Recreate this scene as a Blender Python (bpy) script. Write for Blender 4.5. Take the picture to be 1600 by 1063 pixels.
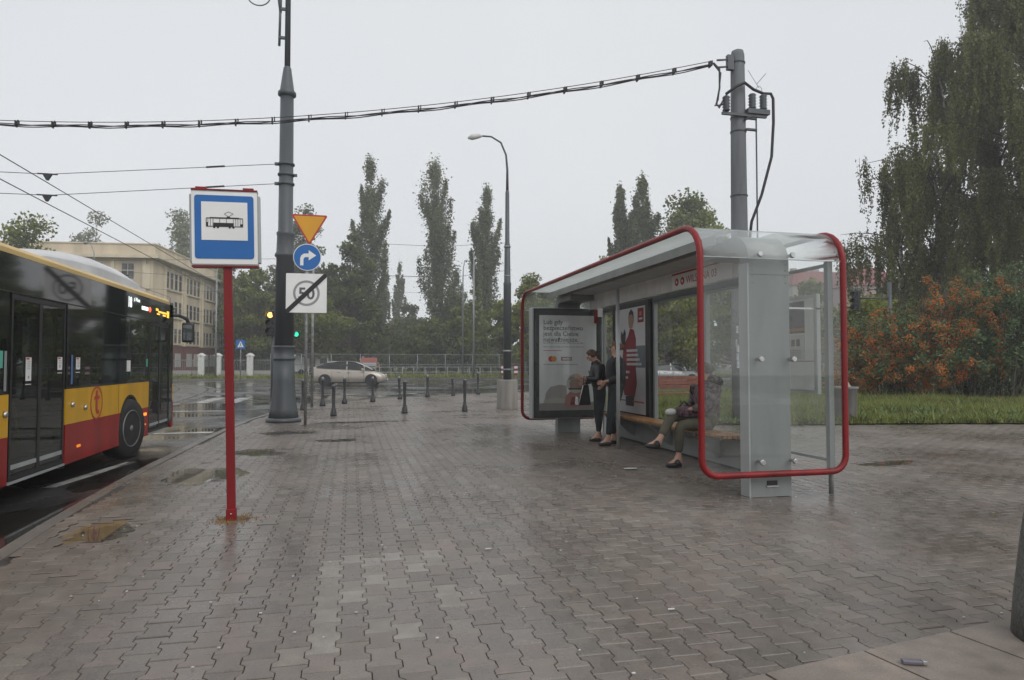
import bpy, bmesh, math, random
import numpy as np
from mathutils import Vector, Matrix
random.seed(7); rng = np.random.default_rng(7)
for o in list(bpy.data.objects): bpy.data.objects.remove(o)
scene = bpy.context.scene
PI = math.pi

# ------------------------------------------------------------------ camera
cam_d = bpy.data.cameras.new('camera'); cam = bpy.data.objects.new('camera', cam_d)
scene.collection.objects.link(cam)
cam.location = (0, 0, 1.38)
cam.rotation_euler = (math.radians(90 + 1.93), 0, math.radians(-13.28))
cam_d.lens = 24; cam_d.sensor_width = 36; cam_d.clip_start = 0.05; cam_d.clip_end = 2000
scene.camera = cam

# ------------------------------------------------------------------ sky, sun, exposure
SUN_EL, SUN_AZ = math.radians(42), math.radians(155)
world = bpy.data.worlds.new('World'); scene.world = world; world.use_nodes = True
nt = world.node_tree; nt.nodes.clear()
wo = nt.nodes.new('ShaderNodeOutputWorld'); bg = nt.nodes.new('ShaderNodeBackground')
sky = nt.nodes.new('ShaderNodeTexSky'); sky.sky_type = 'NISHITA'; sky.sun_disc = False
sky.sun_elevation = SUN_EL; sky.sun_rotation = SUN_AZ
hs = nt.nodes.new('ShaderNodeHueSaturation'); hs.inputs['Saturation'].default_value = 0.25
# an even cloud deck veils the blue sky
tc = nt.nodes.new('ShaderNodeTexCoord'); no = nt.nodes.new('ShaderNodeTexNoise')
no.inputs['Scale'].default_value = 1.3; no.inputs['Detail'].default_value = 4
cr = nt.nodes.new('ShaderNodeValToRGB')
cr.color_ramp.elements[0].position = 0.3; cr.color_ramp.elements[0].color = (6.5, 6.75, 7.15, 1)
cr.color_ramp.elements[1].position = 0.7; cr.color_ramp.elements[1].color = (7.5, 7.65, 7.85, 1)
mx = nt.nodes.new('ShaderNodeMix'); mx.data_type = 'RGBA'; mx.inputs[0].default_value = 0.80
bg.inputs['Strength'].default_value = 0.101
L = nt.links.new
L(tc.outputs['Generated'], no.inputs['Vector']); L(no.outputs['Fac'], cr.inputs['Fac'])
sx_n = nt.nodes.new('ShaderNodeSeparateXYZ'); sq = nt.nodes.new('ShaderNodeMath'); sq.operation = 'POWER'; sq.inputs[1].default_value = 2; sq.use_clamp = True
gr = nt.nodes.new('ShaderNodeMath'); gr.operation = 'MULTIPLY_ADD'; gr.inputs[1].default_value = 0.04; gr.inputs[2].default_value = 1.0
L(tc.outputs['Generated'], sx_n.inputs[0]); L(sx_n.outputs['Z'], sq.inputs[0]); L(sq.outputs[0], gr.inputs[0])   # an overcast sky is brighter overhead
sc_n = nt.nodes.new('ShaderNodeVectorMath'); sc_n.operation = 'SCALE'
L(mx.outputs[2], sc_n.inputs[0]); L(gr.outputs[0], sc_n.inputs['Scale'])
L(sky.outputs['Color'], hs.inputs['Color']); L(hs.outputs['Color'], mx.inputs[6]); L(cr.outputs['Color'], mx.inputs[7])
L(sc_n.outputs[0], bg.inputs['Color']); L(bg.outputs['Background'], wo.inputs['Surface'])
sd = bpy.data.lights.new('sun', 'SUN'); sun = bpy.data.objects.new('sun', sd); scene.collection.objects.link(sun)
sd.energy = 0.9; sd.angle = math.radians(40); sd.color = (1, 0.97, 0.93)
sun.rotation_euler = (PI/2 - SUN_EL, 0, PI - SUN_AZ)
vs = scene.view_settings
vs.view_transform = 'Standard'; vs.look = 'None'; vs.exposure = 0.25; vs.gamma = 1; vs.use_curve_mapping = False
cy = scene.cycles
cy.use_denoising = True; cy.max_bounces = 10; cy.transparent_max_bounces = 24; cy.diffuse_bounces = 3
cy.glossy_bounces = 4; cy.transmission_bounces = 6; cy.volume_bounces = 1; cy.use_adaptive_sampling = True
cy.caustics_reflective = False; cy.caustics_refractive = False

# ------------------------------------------------------------------ materials
def new_mat(name):
    m = bpy.data.materials.new(name); m.use_nodes = True
    n = m.node_tree; b = n.nodes['Principled BSDF']
    return m, n, b
def M(name, col, rough=0.5, metal=0.0, var=0.12, scale=6.0, bump=0.0, bscale=60.0, rvar=0.0, coat=0.0, emit=0.0, streak=False, spec=0.5):
    m, n, b = new_mat(name); lk = n.links.new
    b.inputs['Roughness'].default_value = rough; b.inputs['Metallic'].default_value = metal
    b.inputs['Specular IOR Level'].default_value = spec
    b.inputs['Coat Weight'].default_value = coat; b.inputs['Coat Roughness'].default_value = 0.06
    t = n.nodes.new('ShaderNodeTexCoord'); mp = n.nodes.new('ShaderNodeMapping')
    if streak: mp.inputs['Scale'].default_value = (1, 1, 0.12)
    lk(t.outputs['Object'], mp.inputs['Vector'])
    z = n.nodes.new('ShaderNodeTexNoise'); z.inputs['Scale'].default_value = scale; z.inputs['Detail'].default_value = 5
    lk(mp.outputs['Vector'], z.inputs['Vector'])
    r = n.nodes.new('ShaderNodeValToRGB')
    c0 = [max(0, c*(1-var*1.6)) for c in col]; c1 = [min(1, c*(1+var)) for c in col]
    r.color_ramp.elements[0].position = 0.32; r.color_ramp.elements[0].color = (*c0, 1)
    r.color_ramp.elements[1].position = 0.68; r.color_ramp.elements[1].color = (*c1, 1)
    lk(z.outputs['Fac'], r.inputs['Fac']); lk(r.outputs['Color'], b.inputs['Base Color'])
    if rvar:
        mr = n.nodes.new('ShaderNodeMapRange'); mr.inputs[1].default_value = 0.35; mr.inputs[2].default_value = 0.65
        mr.inputs[3].default_value = max(0.02, rough-rvar); mr.inputs[4].default_value = rough+rvar
        lk(z.outputs['Fac'], mr.inputs[0]); lk(mr.outputs[0], b.inputs['Roughness'])
    if bump:
        z2 = n.nodes.new('ShaderNodeTexNoise'); z2.inputs['Scale'].default_value = bscale; z2.inputs['Detail'].default_value = 4
        lk(t.outputs['Object'], z2.inputs['Vector'])
        bp = n.nodes.new('ShaderNodeBump'); bp.inputs['Strength'].default_value = bump; bp.inputs['Distance'].default_value = 0.01
        lk(z2.outputs['Fac'], bp.inputs['Height']); lk(bp.outputs['Normal'], b.inputs['Normal'])
    if emit:
        b.inputs['Emission Color'].default_value = (*col, 1); b.inputs['Emission Strength'].default_value = emit
    return m
def schlick(n, f0):
    lw = n.nodes.new('ShaderNodeLayerWeight'); lw.inputs[0].default_value = 0.5
    p = n.nodes.new('ShaderNodeMath'); p.operation = 'POWER'; p.inputs[1].default_value = 5; n.links.new(lw.outputs['Facing'], p.inputs[0])
    a = n.nodes.new('ShaderNodeMath'); a.operation = 'MULTIPLY_ADD'; a.inputs[1].default_value = 1-f0; a.inputs[2].default_value = f0; a.use_clamp = True
    n.links.new(p.outputs[0], a.inputs[0]); return a.outputs[0]
def glass(name, tint=(0.93, 0.96, 0.95), ior=1.45, dirt=0.06, rough=0.01, dcol=(0.6, 0.62, 0.6), back=1.0, nz=1.0):
    m = bpy.data.materials.new(name); m.use_nodes = True; n = m.node_tree; n.nodes.clear(); lk = n.links.new
    out = n.nodes.new('ShaderNodeOutputMaterial'); tr = n.nodes.new('ShaderNodeBsdfTransparent'); tr.inputs[0].default_value = (*tint, 1)
    gl = n.nodes.new('ShaderNodeBsdfGlossy'); gl.inputs['Roughness'].default_value = rough
    fr = schlick(n, ((ior-1)/(ior+1))**2)
    mr = n.nodes.new('ShaderNodeMath'); mr.operation = 'MULTIPLY'; mr.inputs[1].default_value = back
    df = n.nodes.new('ShaderNodeBsdfDiffuse'); df.inputs[0].default_value = (*dcol, 1)
    t = n.nodes.new('ShaderNodeTexCoord'); z = n.nodes.new('ShaderNodeTexNoise'); z.inputs['Scale'].default_value = 2.2; z.inputs['Detail'].default_value = 6
    mp = n.nodes.new('ShaderNodeMapping'); mp.inputs['Scale'].default_value = (2, 2, 0.5)
    lk(t.outputs['Object'], mp.inputs[0]); lk(mp.outputs[0], z.inputs['Vector'])
    rr = n.nodes.new('ShaderNodeMapRange'); rr.inputs[1].default_value = 0.35; rr.inputs[2].default_value = 0.7; rr.inputs[3].default_value = dirt*(1-.5*nz); rr.inputs[4].default_value = dirt*(1+.6*nz)
    lk(z.outputs['Fac'], rr.inputs[0])
    m1 = n.nodes.new('ShaderNodeMixShader'); m2 = n.nodes.new('ShaderNodeMixShader')
    lk(rr.outputs[0], m1.inputs[0]); lk(tr.outputs[0], m1.inputs[1]); lk(df.outputs[0], m1.inputs[2])
    lk(fr, mr.inputs[0]); lk(mr.outputs[0], m2.inputs[0]); lk(m1.outputs[0], m2.inputs[1]); lk(gl.outputs[0], m2.inputs[2])
    lk(m2.outputs[0], out.inputs[0]); return m
def frosted(name, col=(0.75, 0.78, 0.76), clear=0.18):
    m = bpy.data.materials.new(name); m.use_nodes = True; n = m.node_tree; n.nodes.clear(); lk = n.links.new
    out = n.nodes.new('ShaderNodeOutputMaterial'); tr = n.nodes.new('ShaderNodeBsdfTransparent'); tl = n.nodes.new('ShaderNodeBsdfTranslucent')
    tl.inputs[0].default_value = (*col, 1); df = n.nodes.new('ShaderNodeBsdfPrincipled'); df.inputs['Base Color'].default_value = (*[c*0.8 for c in col], 1); df.inputs['Roughness'].default_value = 0.12
    t = n.nodes.new('ShaderNodeTexCoord'); z = n.nodes.new('ShaderNodeTexNoise'); z.inputs['Scale'].default_value = 3; z.inputs['Detail'].default_value = 6
    lk(t.outputs['Object'], z.inputs['Vector'])
    rr = n.nodes.new('ShaderNodeMapRange'); rr.inputs[1].default_value = 0.3; rr.inputs[2].default_value = 0.7; rr.inputs[3].default_value = clear*0.6; rr.inputs[4].default_value = clear*1.4
    lk(z.outputs['Fac'], rr.inputs[0])
    m1 = n.nodes.new('ShaderNodeMixShader'); m1.inputs[0].default_value = 0.35; m2 = n.nodes.new('ShaderNodeMixShader')
    lk(tl.outputs[0], m1.inputs[1]); lk(df.outputs[0], m1.inputs[2]); lk(rr.outputs[0], m2.inputs[0])
    lk(m1.outputs[0], m2.inputs[1]); lk(tr.outputs[0], m2.inputs[2]); lk(m2.outputs[0], out.inputs[0]); return m
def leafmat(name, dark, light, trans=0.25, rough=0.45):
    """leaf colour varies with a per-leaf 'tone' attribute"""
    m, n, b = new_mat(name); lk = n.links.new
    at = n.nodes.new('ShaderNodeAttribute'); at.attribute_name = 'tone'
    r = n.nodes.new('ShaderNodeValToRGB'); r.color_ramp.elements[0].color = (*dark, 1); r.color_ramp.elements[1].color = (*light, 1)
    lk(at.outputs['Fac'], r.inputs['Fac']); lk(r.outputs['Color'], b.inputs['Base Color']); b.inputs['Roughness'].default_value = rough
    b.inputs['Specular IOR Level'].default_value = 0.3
    tl = n.nodes.new('ShaderNodeBsdfTranslucent'); lk(r.outputs['Color'], tl.inputs[0])
    mxs = n.nodes.new('ShaderNodeMixShader'); mxs.inputs[0].default_value = trans
    lk(b.outputs[0], mxs.inputs[1]); lk(tl.outputs[0], mxs.inputs[2]); lk(mxs.outputs[0], n.nodes['Material Output'].inputs[0]); return m
def wetstone(name, cols, use_attr=True, wet_scale=0.55, rlo=0.18, rhi=0.44, light=1.0):
    """wet concrete: tone per piece, damp sheen in large patches, grain and small relief"""
    m, n, b = new_mat(name); lk = n.links.new
    geo = n.nodes.new('ShaderNodeNewGeometry')
    if use_attr:
        at = n.nodes.new('ShaderNodeAttribute'); at.attribute_name = 'tone'; src = at.outputs['Fac']
    else:
        oi = n.nodes.new('ShaderNodeObjectInfo'); src = oi.outputs['Random']
    r = n.nodes.new('ShaderNodeValToRGB'); r.color_ramp.interpolation = 'LINEAR'
    e = r.color_ramp.elements
    while len(e) < len(cols): e.new(0.5)
    for i, c in enumerate(cols):
        e[i].position = i/(len(cols)-1); e[i].color = (*[x*light for x in c], 1)
    lk(src, r.inputs['Fac'])
    z = n.nodes.new('ShaderNodeTexNoise'); z.inputs['Scale'].default_value = wet_scale; z.inputs['Detail'].default_value = 6; z.inputs['Roughness'].default_value = 0.6
    lk(geo.outputs['Position'], z.inputs['Vector'])
    g = n.nodes.new('ShaderNodeTexNoise'); g.inputs['Scale'].default_value = 120; g.inputs['Detail'].default_value = 3
    lk(geo.outputs['Position'], g.inputs['Vector'])
    st = n.nodes.new('ShaderNodeTexNoise'); st.inputs['Scale'].default_value = 9; st.inputs['Detail'].default_value = 7
    lk(geo.outputs['Position'], st.inputs['Vector'])
    def mr(sock, a, bb, c, d):
        q = n.nodes.new('ShaderNodeMapRange'); q.inputs[1].default_value = a; q.inputs[2].default_value = bb; q.inputs[3].default_value = c; q.inputs[4].default_value = d
        lk(sock, q.inputs[0]); return q.outputs[0]
    def mul(a, bb):
        q = n.nodes.new('ShaderNodeMath'); q.operation = 'MULTIPLY'; lk(a, q.inputs[0]); lk(bb, q.inputs[1]); return q.outputs[0]
    k = mul(mul(mr(z.outputs['Fac'], 0.3, 0.7, 0.72, 1.12), mr(g.outputs['Fac'], 0.3, 0.7, 0.82, 1.18)), mr(st.outputs['Fac'], 0.3, 0.7, 0.82, 1.12))
    mm = n.nodes.new('ShaderNodeMix'); mm.data_type = 'RGBA'; mm.blend_type = 'MULTIPLY'; mm.inputs[0].default_value = 1
    lk(r.outputs['Color'], mm.inputs[6]); lk(k, mm.inputs[7]); lk(mm.outputs[2], b.inputs['Base Color'])
    ra = n.nodes.new('ShaderNodeMath'); ra.operation = 'ADD'; lk(mr(z.outputs['Fac'], 0.36, 0.66, rlo, rhi), ra.inputs[0]); lk(mr(st.outputs['Fac'], 0.3, 0.7, -0.05, 0.08), ra.inputs[1])
    lk(ra.outputs[0], b.inputs['Roughness'])
    bp = n.nodes.new('ShaderNodeBump'); bp.inputs['Strength'].default_value = 0.25; bp.inputs['Distance'].default_value = 0.003
    lk(g.outputs['Fac'], bp.inputs['Height']); lk(bp.outputs['Normal'], b.inputs['Normal'])
    return m
def print_mat(name, col, rough=0.5): return M(name, col, rough, var=0.03, scale=3)

red = M('red_paint', (0.225, 0.009, 0.011), 0.42, var=0.22, scale=4, streak=True, coat=0.05, spec=.35)
grey_al = M('grey_powder_coat', (0.26, 0.28, 0.275), 0.42, var=0.15, scale=2.5, streak=True, rvar=0.08)
lt_al = M('pale_aluminium', (0.42, 0.44, 0.44), 0.38, metal=0.2, var=0.1, scale=3, streak=True)
steel = M('stainless_steel', (0.55, 0.55, 0.54), 0.25, metal=0.9, var=0.1)
galv = M('galvanised_steel', (0.30, 0.31, 0.31), 0.5, metal=0.4, var=0.2, scale=14)
pole_grey = M('dark_grey_pole_paint', (0.085, 0.096, 0.104), 0.42, var=0.13, scale=5, streak=True, bump=0.15)
concrete_pole = M('weathered_concrete_pole', (0.17, 0.18, 0.19), 0.7, var=0.2, scale=4, streak=True, bump=0.3)
blackm = M('black_plastic', (0.018, 0.019, 0.02), 0.35, var=0.15)
blackrub = M('black_rubber', (0.02, 0.02, 0.021), 0.75, var=0.2, bump=0.2)
cable_m = M('cable_black', (0.035, 0.035, 0.037), 0.6)
wire_m = M('wire_grey', (0.10, 0.10, 0.105), 0.5, metal=0.5)
white_p = M('white_paint', (0.72, 0.72, 0.70), 0.45, var=0.08, scale=4)
offwhite = M('white_frame', (0.62, 0.62, 0.59), 0.45, var=0.08)
glass_clear = glass('clear_glass', (0.97, 0.98, 0.974), 1.42, 0.036)
glass_dark = glass('tinted_bus_glass', (0.48, 0.53, 0.51), 1.6, 0.03, dcol=(0.14, 0.15, 0.15))
glass_car = glass('car_glass', (0.12, 0.13, 0.13), 1.6, 0.02, dcol=(0.1, 0.1, 0.1))
roof_glass = frosted('milky_roof_glass')
roof_clear = glass('hazy_curved_glass', (0.93, 0.95, 0.94), 1.4, 0.20, rough=.12, dcol=(.85, .88, .87), nz=.15)
wood = M('brown_bench_wood', (0.32, 0.155, 0.055), 0.38, var=0.3, scale=12, bump=0.2, bscale=30)
skin_m = M('skin', (0.52, 0.31, 0.23), 0.5, var=0.06)

# ------------------------------------------------------------------ mesh helpers
def link(o): scene.collection.objects.link(o); return o
def wloc(o):
    v = Vector((0, 0, 0))
    while o is not None: v += o.location; o = o.parent
    return v
def thing(name, label, cat, loc=(0, 0, 0), rz=0, group=None):
    o = link(bpy.data.objects.new(name, None)); o.location = loc; o.rotation_euler[2] = rz
    o.empty_display_size = 0.1; o['label'] = label; o['category'] = cat
    if group: o['group'] = group
    return o
def tag(o, label, cat, group=None):
    o['label'] = label; o['category'] = cat
    if group: o['group'] = group
    return o
def struct(name):
    o = link(bpy.data.objects.new(name, None)); o['kind'] = 'structure'; return o
class MB:
    def __init__(s): s.v = []; s.f = []; s.sm = []
    def add(s, vs, fs, smooth=False):
        b = len(s.v); s.v += [tuple(p) for p in vs]; s.f += [[b+i for i in f] for f in fs]; s.sm += [smooth]*len(fs); return s
    def box(s, x0, x1, y0, y1, z0, z1, bev=0.0):
        if bev <= 0:
            v = [(x, y, z) for z in (z0, z1) for y in (y0, y1) for x in (x0, x1)]
            return s.add(v, [(0, 2, 3, 1), (4, 5, 7, 6), (0, 1, 5, 4), (2, 6, 7, 3), (0, 4, 6, 2), (1, 3, 7, 5)])
        bm = bmesh.new(); bmesh.ops.create_cube(bm, size=1)
        for q in bm.verts: q.co = Vector(((x0+x1)/2+q.co.x*(x1-x0), (y0+y1)/2+q.co.y*(y1-y0), (z0+z1)/2+q.co.z*(z1-z0)))
        bmesh.ops.bevel(bm, geom=bm.edges[:], offset=bev, segments=2, affect='EDGES', profile=0.6)
        bm.verts.index_update(); s.add([q.co[:] for q in bm.verts], [[q.index for q in f.verts] for f in bm.faces]); bm.free(); return s
    def tube(s, pts, r, n=8, caps=True, smooth=True):
        pts = [Vector(p) for p in pts]; rs = r if isinstance(r, (list, tuple)) else [r]*len(pts)
        prev = None; rings = []
        for i, p in enumerate(pts):
            d = (pts[min(i+1, len(pts)-1)]-pts[max(i-1, 0)]).normalized()
            if prev is None:
                a = Vector((0, 0, 1)) if abs(d.z) < 0.9 else Vector((1, 0, 0)); u = d.cross(a).normalized()
            else:
                u = (prev - d*prev.dot(d)).normalized()
            prev = u; w = d.cross(u)
            rings.append([p+(u*math.cos(2*PI*k/n)+w*math.sin(2*PI*k/n))*rs[i] for k in range(n)])
        b = len(s.v); s.v += [tuple(q) for R in rings for q in R]
        for i in range(len(pts)-1):
            for k in range(n):
                s.f.append([b+i*n+k, b+i*n+(k+1) % n, b+(i+1)*n+(k+1) % n, b+(i+1)*n+k]); s.sm.append(smooth)
        if caps:
            s.f.append([b+k for k in range(n)][::-1]); s.sm.append(False)
            s.f.append([b+(len(pts)-1)*n+k for k in range(n)]); s.sm.append(False)
        return s
    def lathe(s, prof, c=(0, 0, 0), n=24, axis='z', smooth=True, flute=0):
        b = len(s.v)
        for (r, h) in prof:
            for k in range(n):
                a = 2*PI*k/n; rr = r*(1-flute*(k % 2))
                x, y = rr*math.cos(a), rr*math.sin(a)
                p = (x, y, h) if axis == 'z' else ((h, x, y) if axis == 'x' else (y, h, x))
                s.v.append((c[0]+p[0], c[1]+p[1], c[2]+p[2]))
        for i in range(len(prof)-1):
            for k in range(n):
                s.f.append([b+i*n+k, b+i*n+(k+1) % n, b+(i+1)*n+(k+1) % n, b+(i+1)*n+k]); s.sm.append(smooth)
        s.f.append([b+k for k in range(n)][::-1]); s.sm.append(False)
        s.f.append([b+(len(prof)-1)*n+k for k in range(n)]); s.sm.append(False)
        return s
    def prism(s, poly, o, u, v, w):
        """2D polygon in basis (u,v) at o, extruded by vector w"""
        o, u, v, w = Vector(o), Vector(u), Vector(v), Vector(w); n = len(poly)
        a = [o+u*p[0]+v*p[1] for p in poly]; bb = [p+w for p in a]
        return s.add(a+bb, [list(range(n))[::-1], [n+i for i in range(n)]]+[[i, (i+1) % n, n+(i+1) % n, n+i] for i in range(n)])
    def quad(s, a, b, c, d): return s.add([a, b, c, d], [(0, 1, 2, 3)])
    def sphere(s, c, r, n=12, m=8, sc=(1, 1, 1)):
        prof = [(max(1e-4, r*math.sin(PI*i/m)), -r*math.cos(PI*i/m)) for i in range(m+1)]
        t = MB().lathe(prof, n=n)
        return s.add([(c[0]+p[0]*sc[0], c[1]+p[1]*sc[1], c[2]+p[2]*sc[2]) for p in t.v], t.f, True)
    def build(s, name, mat, parent=None, fix=True):
        off = wloc(parent) if parent else Vector((0, 0, 0))
        me = bpy.data.meshes.new(name); me.from_pydata([(p[0]-off.x, p[1]-off.y, p[2]-off.z) for p in s.v], [], s.f)
        me.polygons.foreach_set('use_smooth', s.sm)
        for m in (mat if isinstance(mat, (list, tuple)) else [mat]): me.materials.append(m)
        if fix:
            bm = bmesh.new(); bm.from_mesh(me); bmesh.ops.recalc_face_normals(bm, faces=bm.faces); bm.to_mesh(me); bm.free()
        me.update(); o = link(bpy.data.objects.new(name, me))
        if parent: o.parent = parent
        return o
def B(name, mat, parent, x0, x1, y0, y1, z0, z1, bev=0.0): return MB().box(x0, x1, y0, y1, z0, z1, bev).build(name, mat, parent)
def copy_tree(o, parent=None):
    c = o.copy(); link(c)
    if parent: c.parent = parent
    for ch in list(o.children): copy_tree(ch, c)
    return c
def corner(p0, p1, p2, r, n=6):
    """points rounding the corner p0-p1-p2 with radius r (right angles)"""
    p0, p1, p2 = Vector(p0), Vector(p1), Vector(p2); a = (p0-p1).normalized(); b = (p2-p1).normalized(); c = p1+a*r+b*r
    return [c-b*r*math.cos(t*PI/2/n)-a*r*math.sin(t*PI/2/n) for t in range(n+1)]
def bulk(name, V, F, mat, parent=None, tone=None, smooth=False):
    """V (n,3) array, F (m,k) array of equal-size faces; tone per face"""
    me = bpy.data.meshes.new(name); n = len(V); me.vertices.add(n); me.vertices.foreach_set('co', np.asarray(V, dtype=np.float32).ravel())
    groups = F if isinstance(F, list) else [F]
    tot = sum(len(g) for g in groups); loops = np.concatenate([g.ravel() for g in groups]).astype(np.int32)
    sizes = np.concatenate([np.full(len(g), g.shape[1], dtype=np.int32) for g in groups])
    me.loops.add(len(loops)); me.loops.foreach_set('vertex_index', loops)
    me.polygons.add(tot); st = np.concatenate([[0], np.cumsum(sizes)[:-1]]).astype(np.int32)
    me.polygons.foreach_set('loop_start', st); me.polygons.foreach_set('loop_total', sizes)
    if tone is not None:
        a = me.attributes.new('tone', 'FLOAT', 'FACE'); a.data.foreach_set('value', np.asarray(tone, dtype=np.float32))
    me.update(calc_edges=True); me.validate()
    me.polygons.foreach_set('use_smooth', [smooth]*tot)
    me.materials.append(mat); o = link(bpy.data.objects.new(name, me))
    if parent: o.parent = parent
    return o
_fc = {}
def text(name, s, size, o, u, v, mat, parent, depth=0.0015, align='LEFT', sx=1.0, bold=0.0):
    key = (s, align, bold)
    if key not in _fc:
        c = bpy.data.curves.new('t', 'FONT'); c.body = s; c.align_x = align; c.size = 1; c.extrude = 0; c.resolution_u = 3; c.offset = bold
        ob = bpy.data.objects.new('t', c); scene.collection.objects.link(ob); bpy.context.view_layer.update()
        me = ob.to_mesh(); _fc[key] = ([x.co.copy() for x in me.vertices], [list(p.vertices) for p in me.polygons]); ob.to_mesh_clear()
        bpy.data.objects.remove(ob); bpy.data.curves.remove(c)
    vs_, fs_ = _fc[key]; o, u, v = Vector(o), Vector(u), Vector(v); w = u.cross(v)*depth
    mb = MB(); mb.add([o+w+u*(p.x*size*sx)+v*(p.y*size) for p in vs_], fs_)
    return mb.build(name, mat, parent, fix=False)

# ------------------------------------------------------------------ ground and roads
pave_cols = [(0.150, 0.128, 0.108), (0.185, 0.153, 0.129), (0.178, 0.156, 0.134), (0.205, 0.165, 0.142), (0.225, 0.196, 0.166)]; m_pave = wetstone('wet_concrete_pavers', pave_cols+[(0.285, 0.26, 0.225)]); m_pave_o = wetstone('wet_concrete_pavers_single', pave_cols, use_attr=False)
m_pave_l = wetstone('dry_pale_pavers', [(0.23, 0.208, 0.182), (0.30, 0.275, 0.24)], use_attr=False, rlo=0.4, rhi=0.6)
m_bed = M('wet_joint_sand', (0.06, 0.053, 0.046), 0.5, var=0.3, scale=8)
m_kerb = wetstone('kerb_concrete', [(0.14, 0.125, 0.11), (0.20, 0.18, 0.16)], use_attr=False, rlo=0.2, rhi=0.55)
m_slab = wetstone('sandy_concrete_slab', [(0.22, 0.185, 0.155), (0.26, 0.215, 0.18)], use_attr=False, rlo=0.3, rhi=0.6, wet_scale=1.5)
def asphalt():
    m, n, b = new_mat('wet_asphalt'); lk = n.links.new; geo = n.nodes.new('ShaderNodeNewGeometry')
    z = n.nodes.new('ShaderNodeTexNoise'); z.inputs['Scale'].default_value = 0.28; z.inputs['Detail'].default_value = 7; z.inputs['Roughness'].default_value = 0.62; lk(geo.outputs['Position'], z.inputs['Vector'])
    g = n.nodes.new('ShaderNodeTexNoise'); g.inputs['Scale'].default_value = 90; g.inputs['Detail'].default_value = 3; lk(geo.outputs['Position'], g.inputs['Vector'])
    r = n.nodes.new('ShaderNodeValToRGB'); r.color_ramp.elements[0].position = 0.35; r.color_ramp.elements[0].color = (0.026, 0.026, 0.027, 1); r.color_ramp.elements[1].position = 0.65; r.color_ramp.elements[1].color = (0.058, 0.056, 0.054, 1)
    lk(z.outputs['Fac'], r.inputs['Fac']); lk(r.outputs['Color'], b.inputs['Base Color'])
    q = n.nodes.new('ShaderNodeMapRange'); q.inputs[1].default_value = 0.42; q.inputs[2].default_value = 0.60; q.inputs[3].default_value = 0.05; q.inputs[4].default_value = 0.36; lk(z.outputs['Fac'], q.inputs[0]); lk(q.outputs[0], b.inputs['Roughness'])
    bs = n.nodes.new('ShaderNodeMapRange'); bs.inputs[1].default_value = 0.42; bs.inputs[2].default_value = 0.62; bs.inputs[3].default_value = 0.03; bs.inputs[4].default_value = 0.4; lk(z.outputs['Fac'], bs.inputs[0])
    bp = n.nodes.new('ShaderNodeBump'); bp.inputs['Distance'].default_value = 0.004; lk(bs.outputs[0], bp.inputs['Strength']); lk(g.outputs['Fac'], bp.inputs['Height']); lk(bp.outputs['Normal'], b.inputs['Normal'])
    return m
m_asph = asphalt()
m_ground = M('far_ground', (0.06, 0.075, 0.035), 0.85, var=0.3, scale=0.2)
m_turf = M('turf_soil', (0.065, 0.09, 0.028), 0.85, var=0.35, scale=1.2, bump=0.6, bscale=20)
m_mark = M('road_marking', (0.50, 0.49, 0.46), 0.25, var=0.35, scale=3)
def sheet(name, poly, z, mat, kind='structure'):
    me = bpy.data.meshes.new(name); bm = bmesh.new(); f = bm.faces.new([bm.verts.new((x, y, z)) for x, y in poly])
    if f.calc_area() and f.normal.z < 0: f.normal_flip()
    bmesh.ops.recalc_face_normals(bm, faces=bm.faces); f.normal_update()
    if f.normal.z < 0: f.normal_flip()
    bmesh.ops.triangulate(bm, faces=bm.faces); bm.to_mesh(me); bm.free(); me.materials.append(mat)
    o = link(bpy.data.objects.new(name, me)); o['kind'] = kind; return o
sheet('ground', [(-700, -60), (700, -60), (700, 1200), (-700, 1200)], -0.125, m_ground)
sheet('road', [(-60, -40), (-60, 62.5), (140, 62.5), (140, 24), (30, 20), (20, -5), (20, -40)], -0.10, m_asph)
KP = [(-2.2, -4), (-2.24, 2), (-2.33, 5.0), (-2.45, 7.0), (-2.52, 9.5), (-2.50, 12.5), (-2.42, 15.5), (-2.2, 18.5), (-1.75, 21.3), (-0.9, 24.0), (0.7, 26.6), (3.0, 28.7), (6.2, 30.6), (11, 32.4), (20, 34.2), (34, 35.5)]
def resample(P, step):
    P = [Vector((p[0], p[1], 0)) for p in P]; out = [P[0]]; acc = 0
    dense = []
    for i in range(len(P)-1):
        a, b, c, d = P[max(i-1, 0)], P[i], P[i+1], P[min(i+2, len(P)-1)]
        for k in range(40):
            t = k/40; dense.append(0.5*((2*b)+(-a+c)*t+(2*a-5*b+4*c-d)*t*t+(-a+3*b-3*c+d)*t**3))
    dense.append(P[-1])
    for p, q in zip(dense, dense[1:]):
        acc += (q-p).length
        if acc >= step: out.append(q); acc = 0
    return out
KD = resample(KP, 1.0)
pavement_poly = [(p.x, p.y) for p in KD] + [(60, 35.8), (60, -8), (-2.2, -8)]
pav = sheet('pavement', pavement_poly, -0.010, m_bed)
kerb = struct('kerb')
def kerb_piece(a, b, w, z1, z0, mat, parent, name='kerb_stone'):
    d = (b-a); ln = d.length; d.normalize(); nrm = Vector((-d.y, d.x, 0)); a2 = a+d*0.005; b2 = b-d*0.005
    mb = MB(); ch = 0.018
    prof = [(-0.0, z0), (w, z0), (w, z1-ch), (w-ch, z1), (0, z1)]
    vs_ = [tuple(p+nrm*q[0]+Vector((0, 0, q[1]))) for p in (a2, b2) for q in prof]; n = 5
    mb.add(vs_, [list(range(n)), [n+i for i in range(n)][::-1]]+[[i, (i+1) % n, n+(i+1) % n, n+i] for i in range(n)])
    return mb.build(name, mat, parent)
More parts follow.
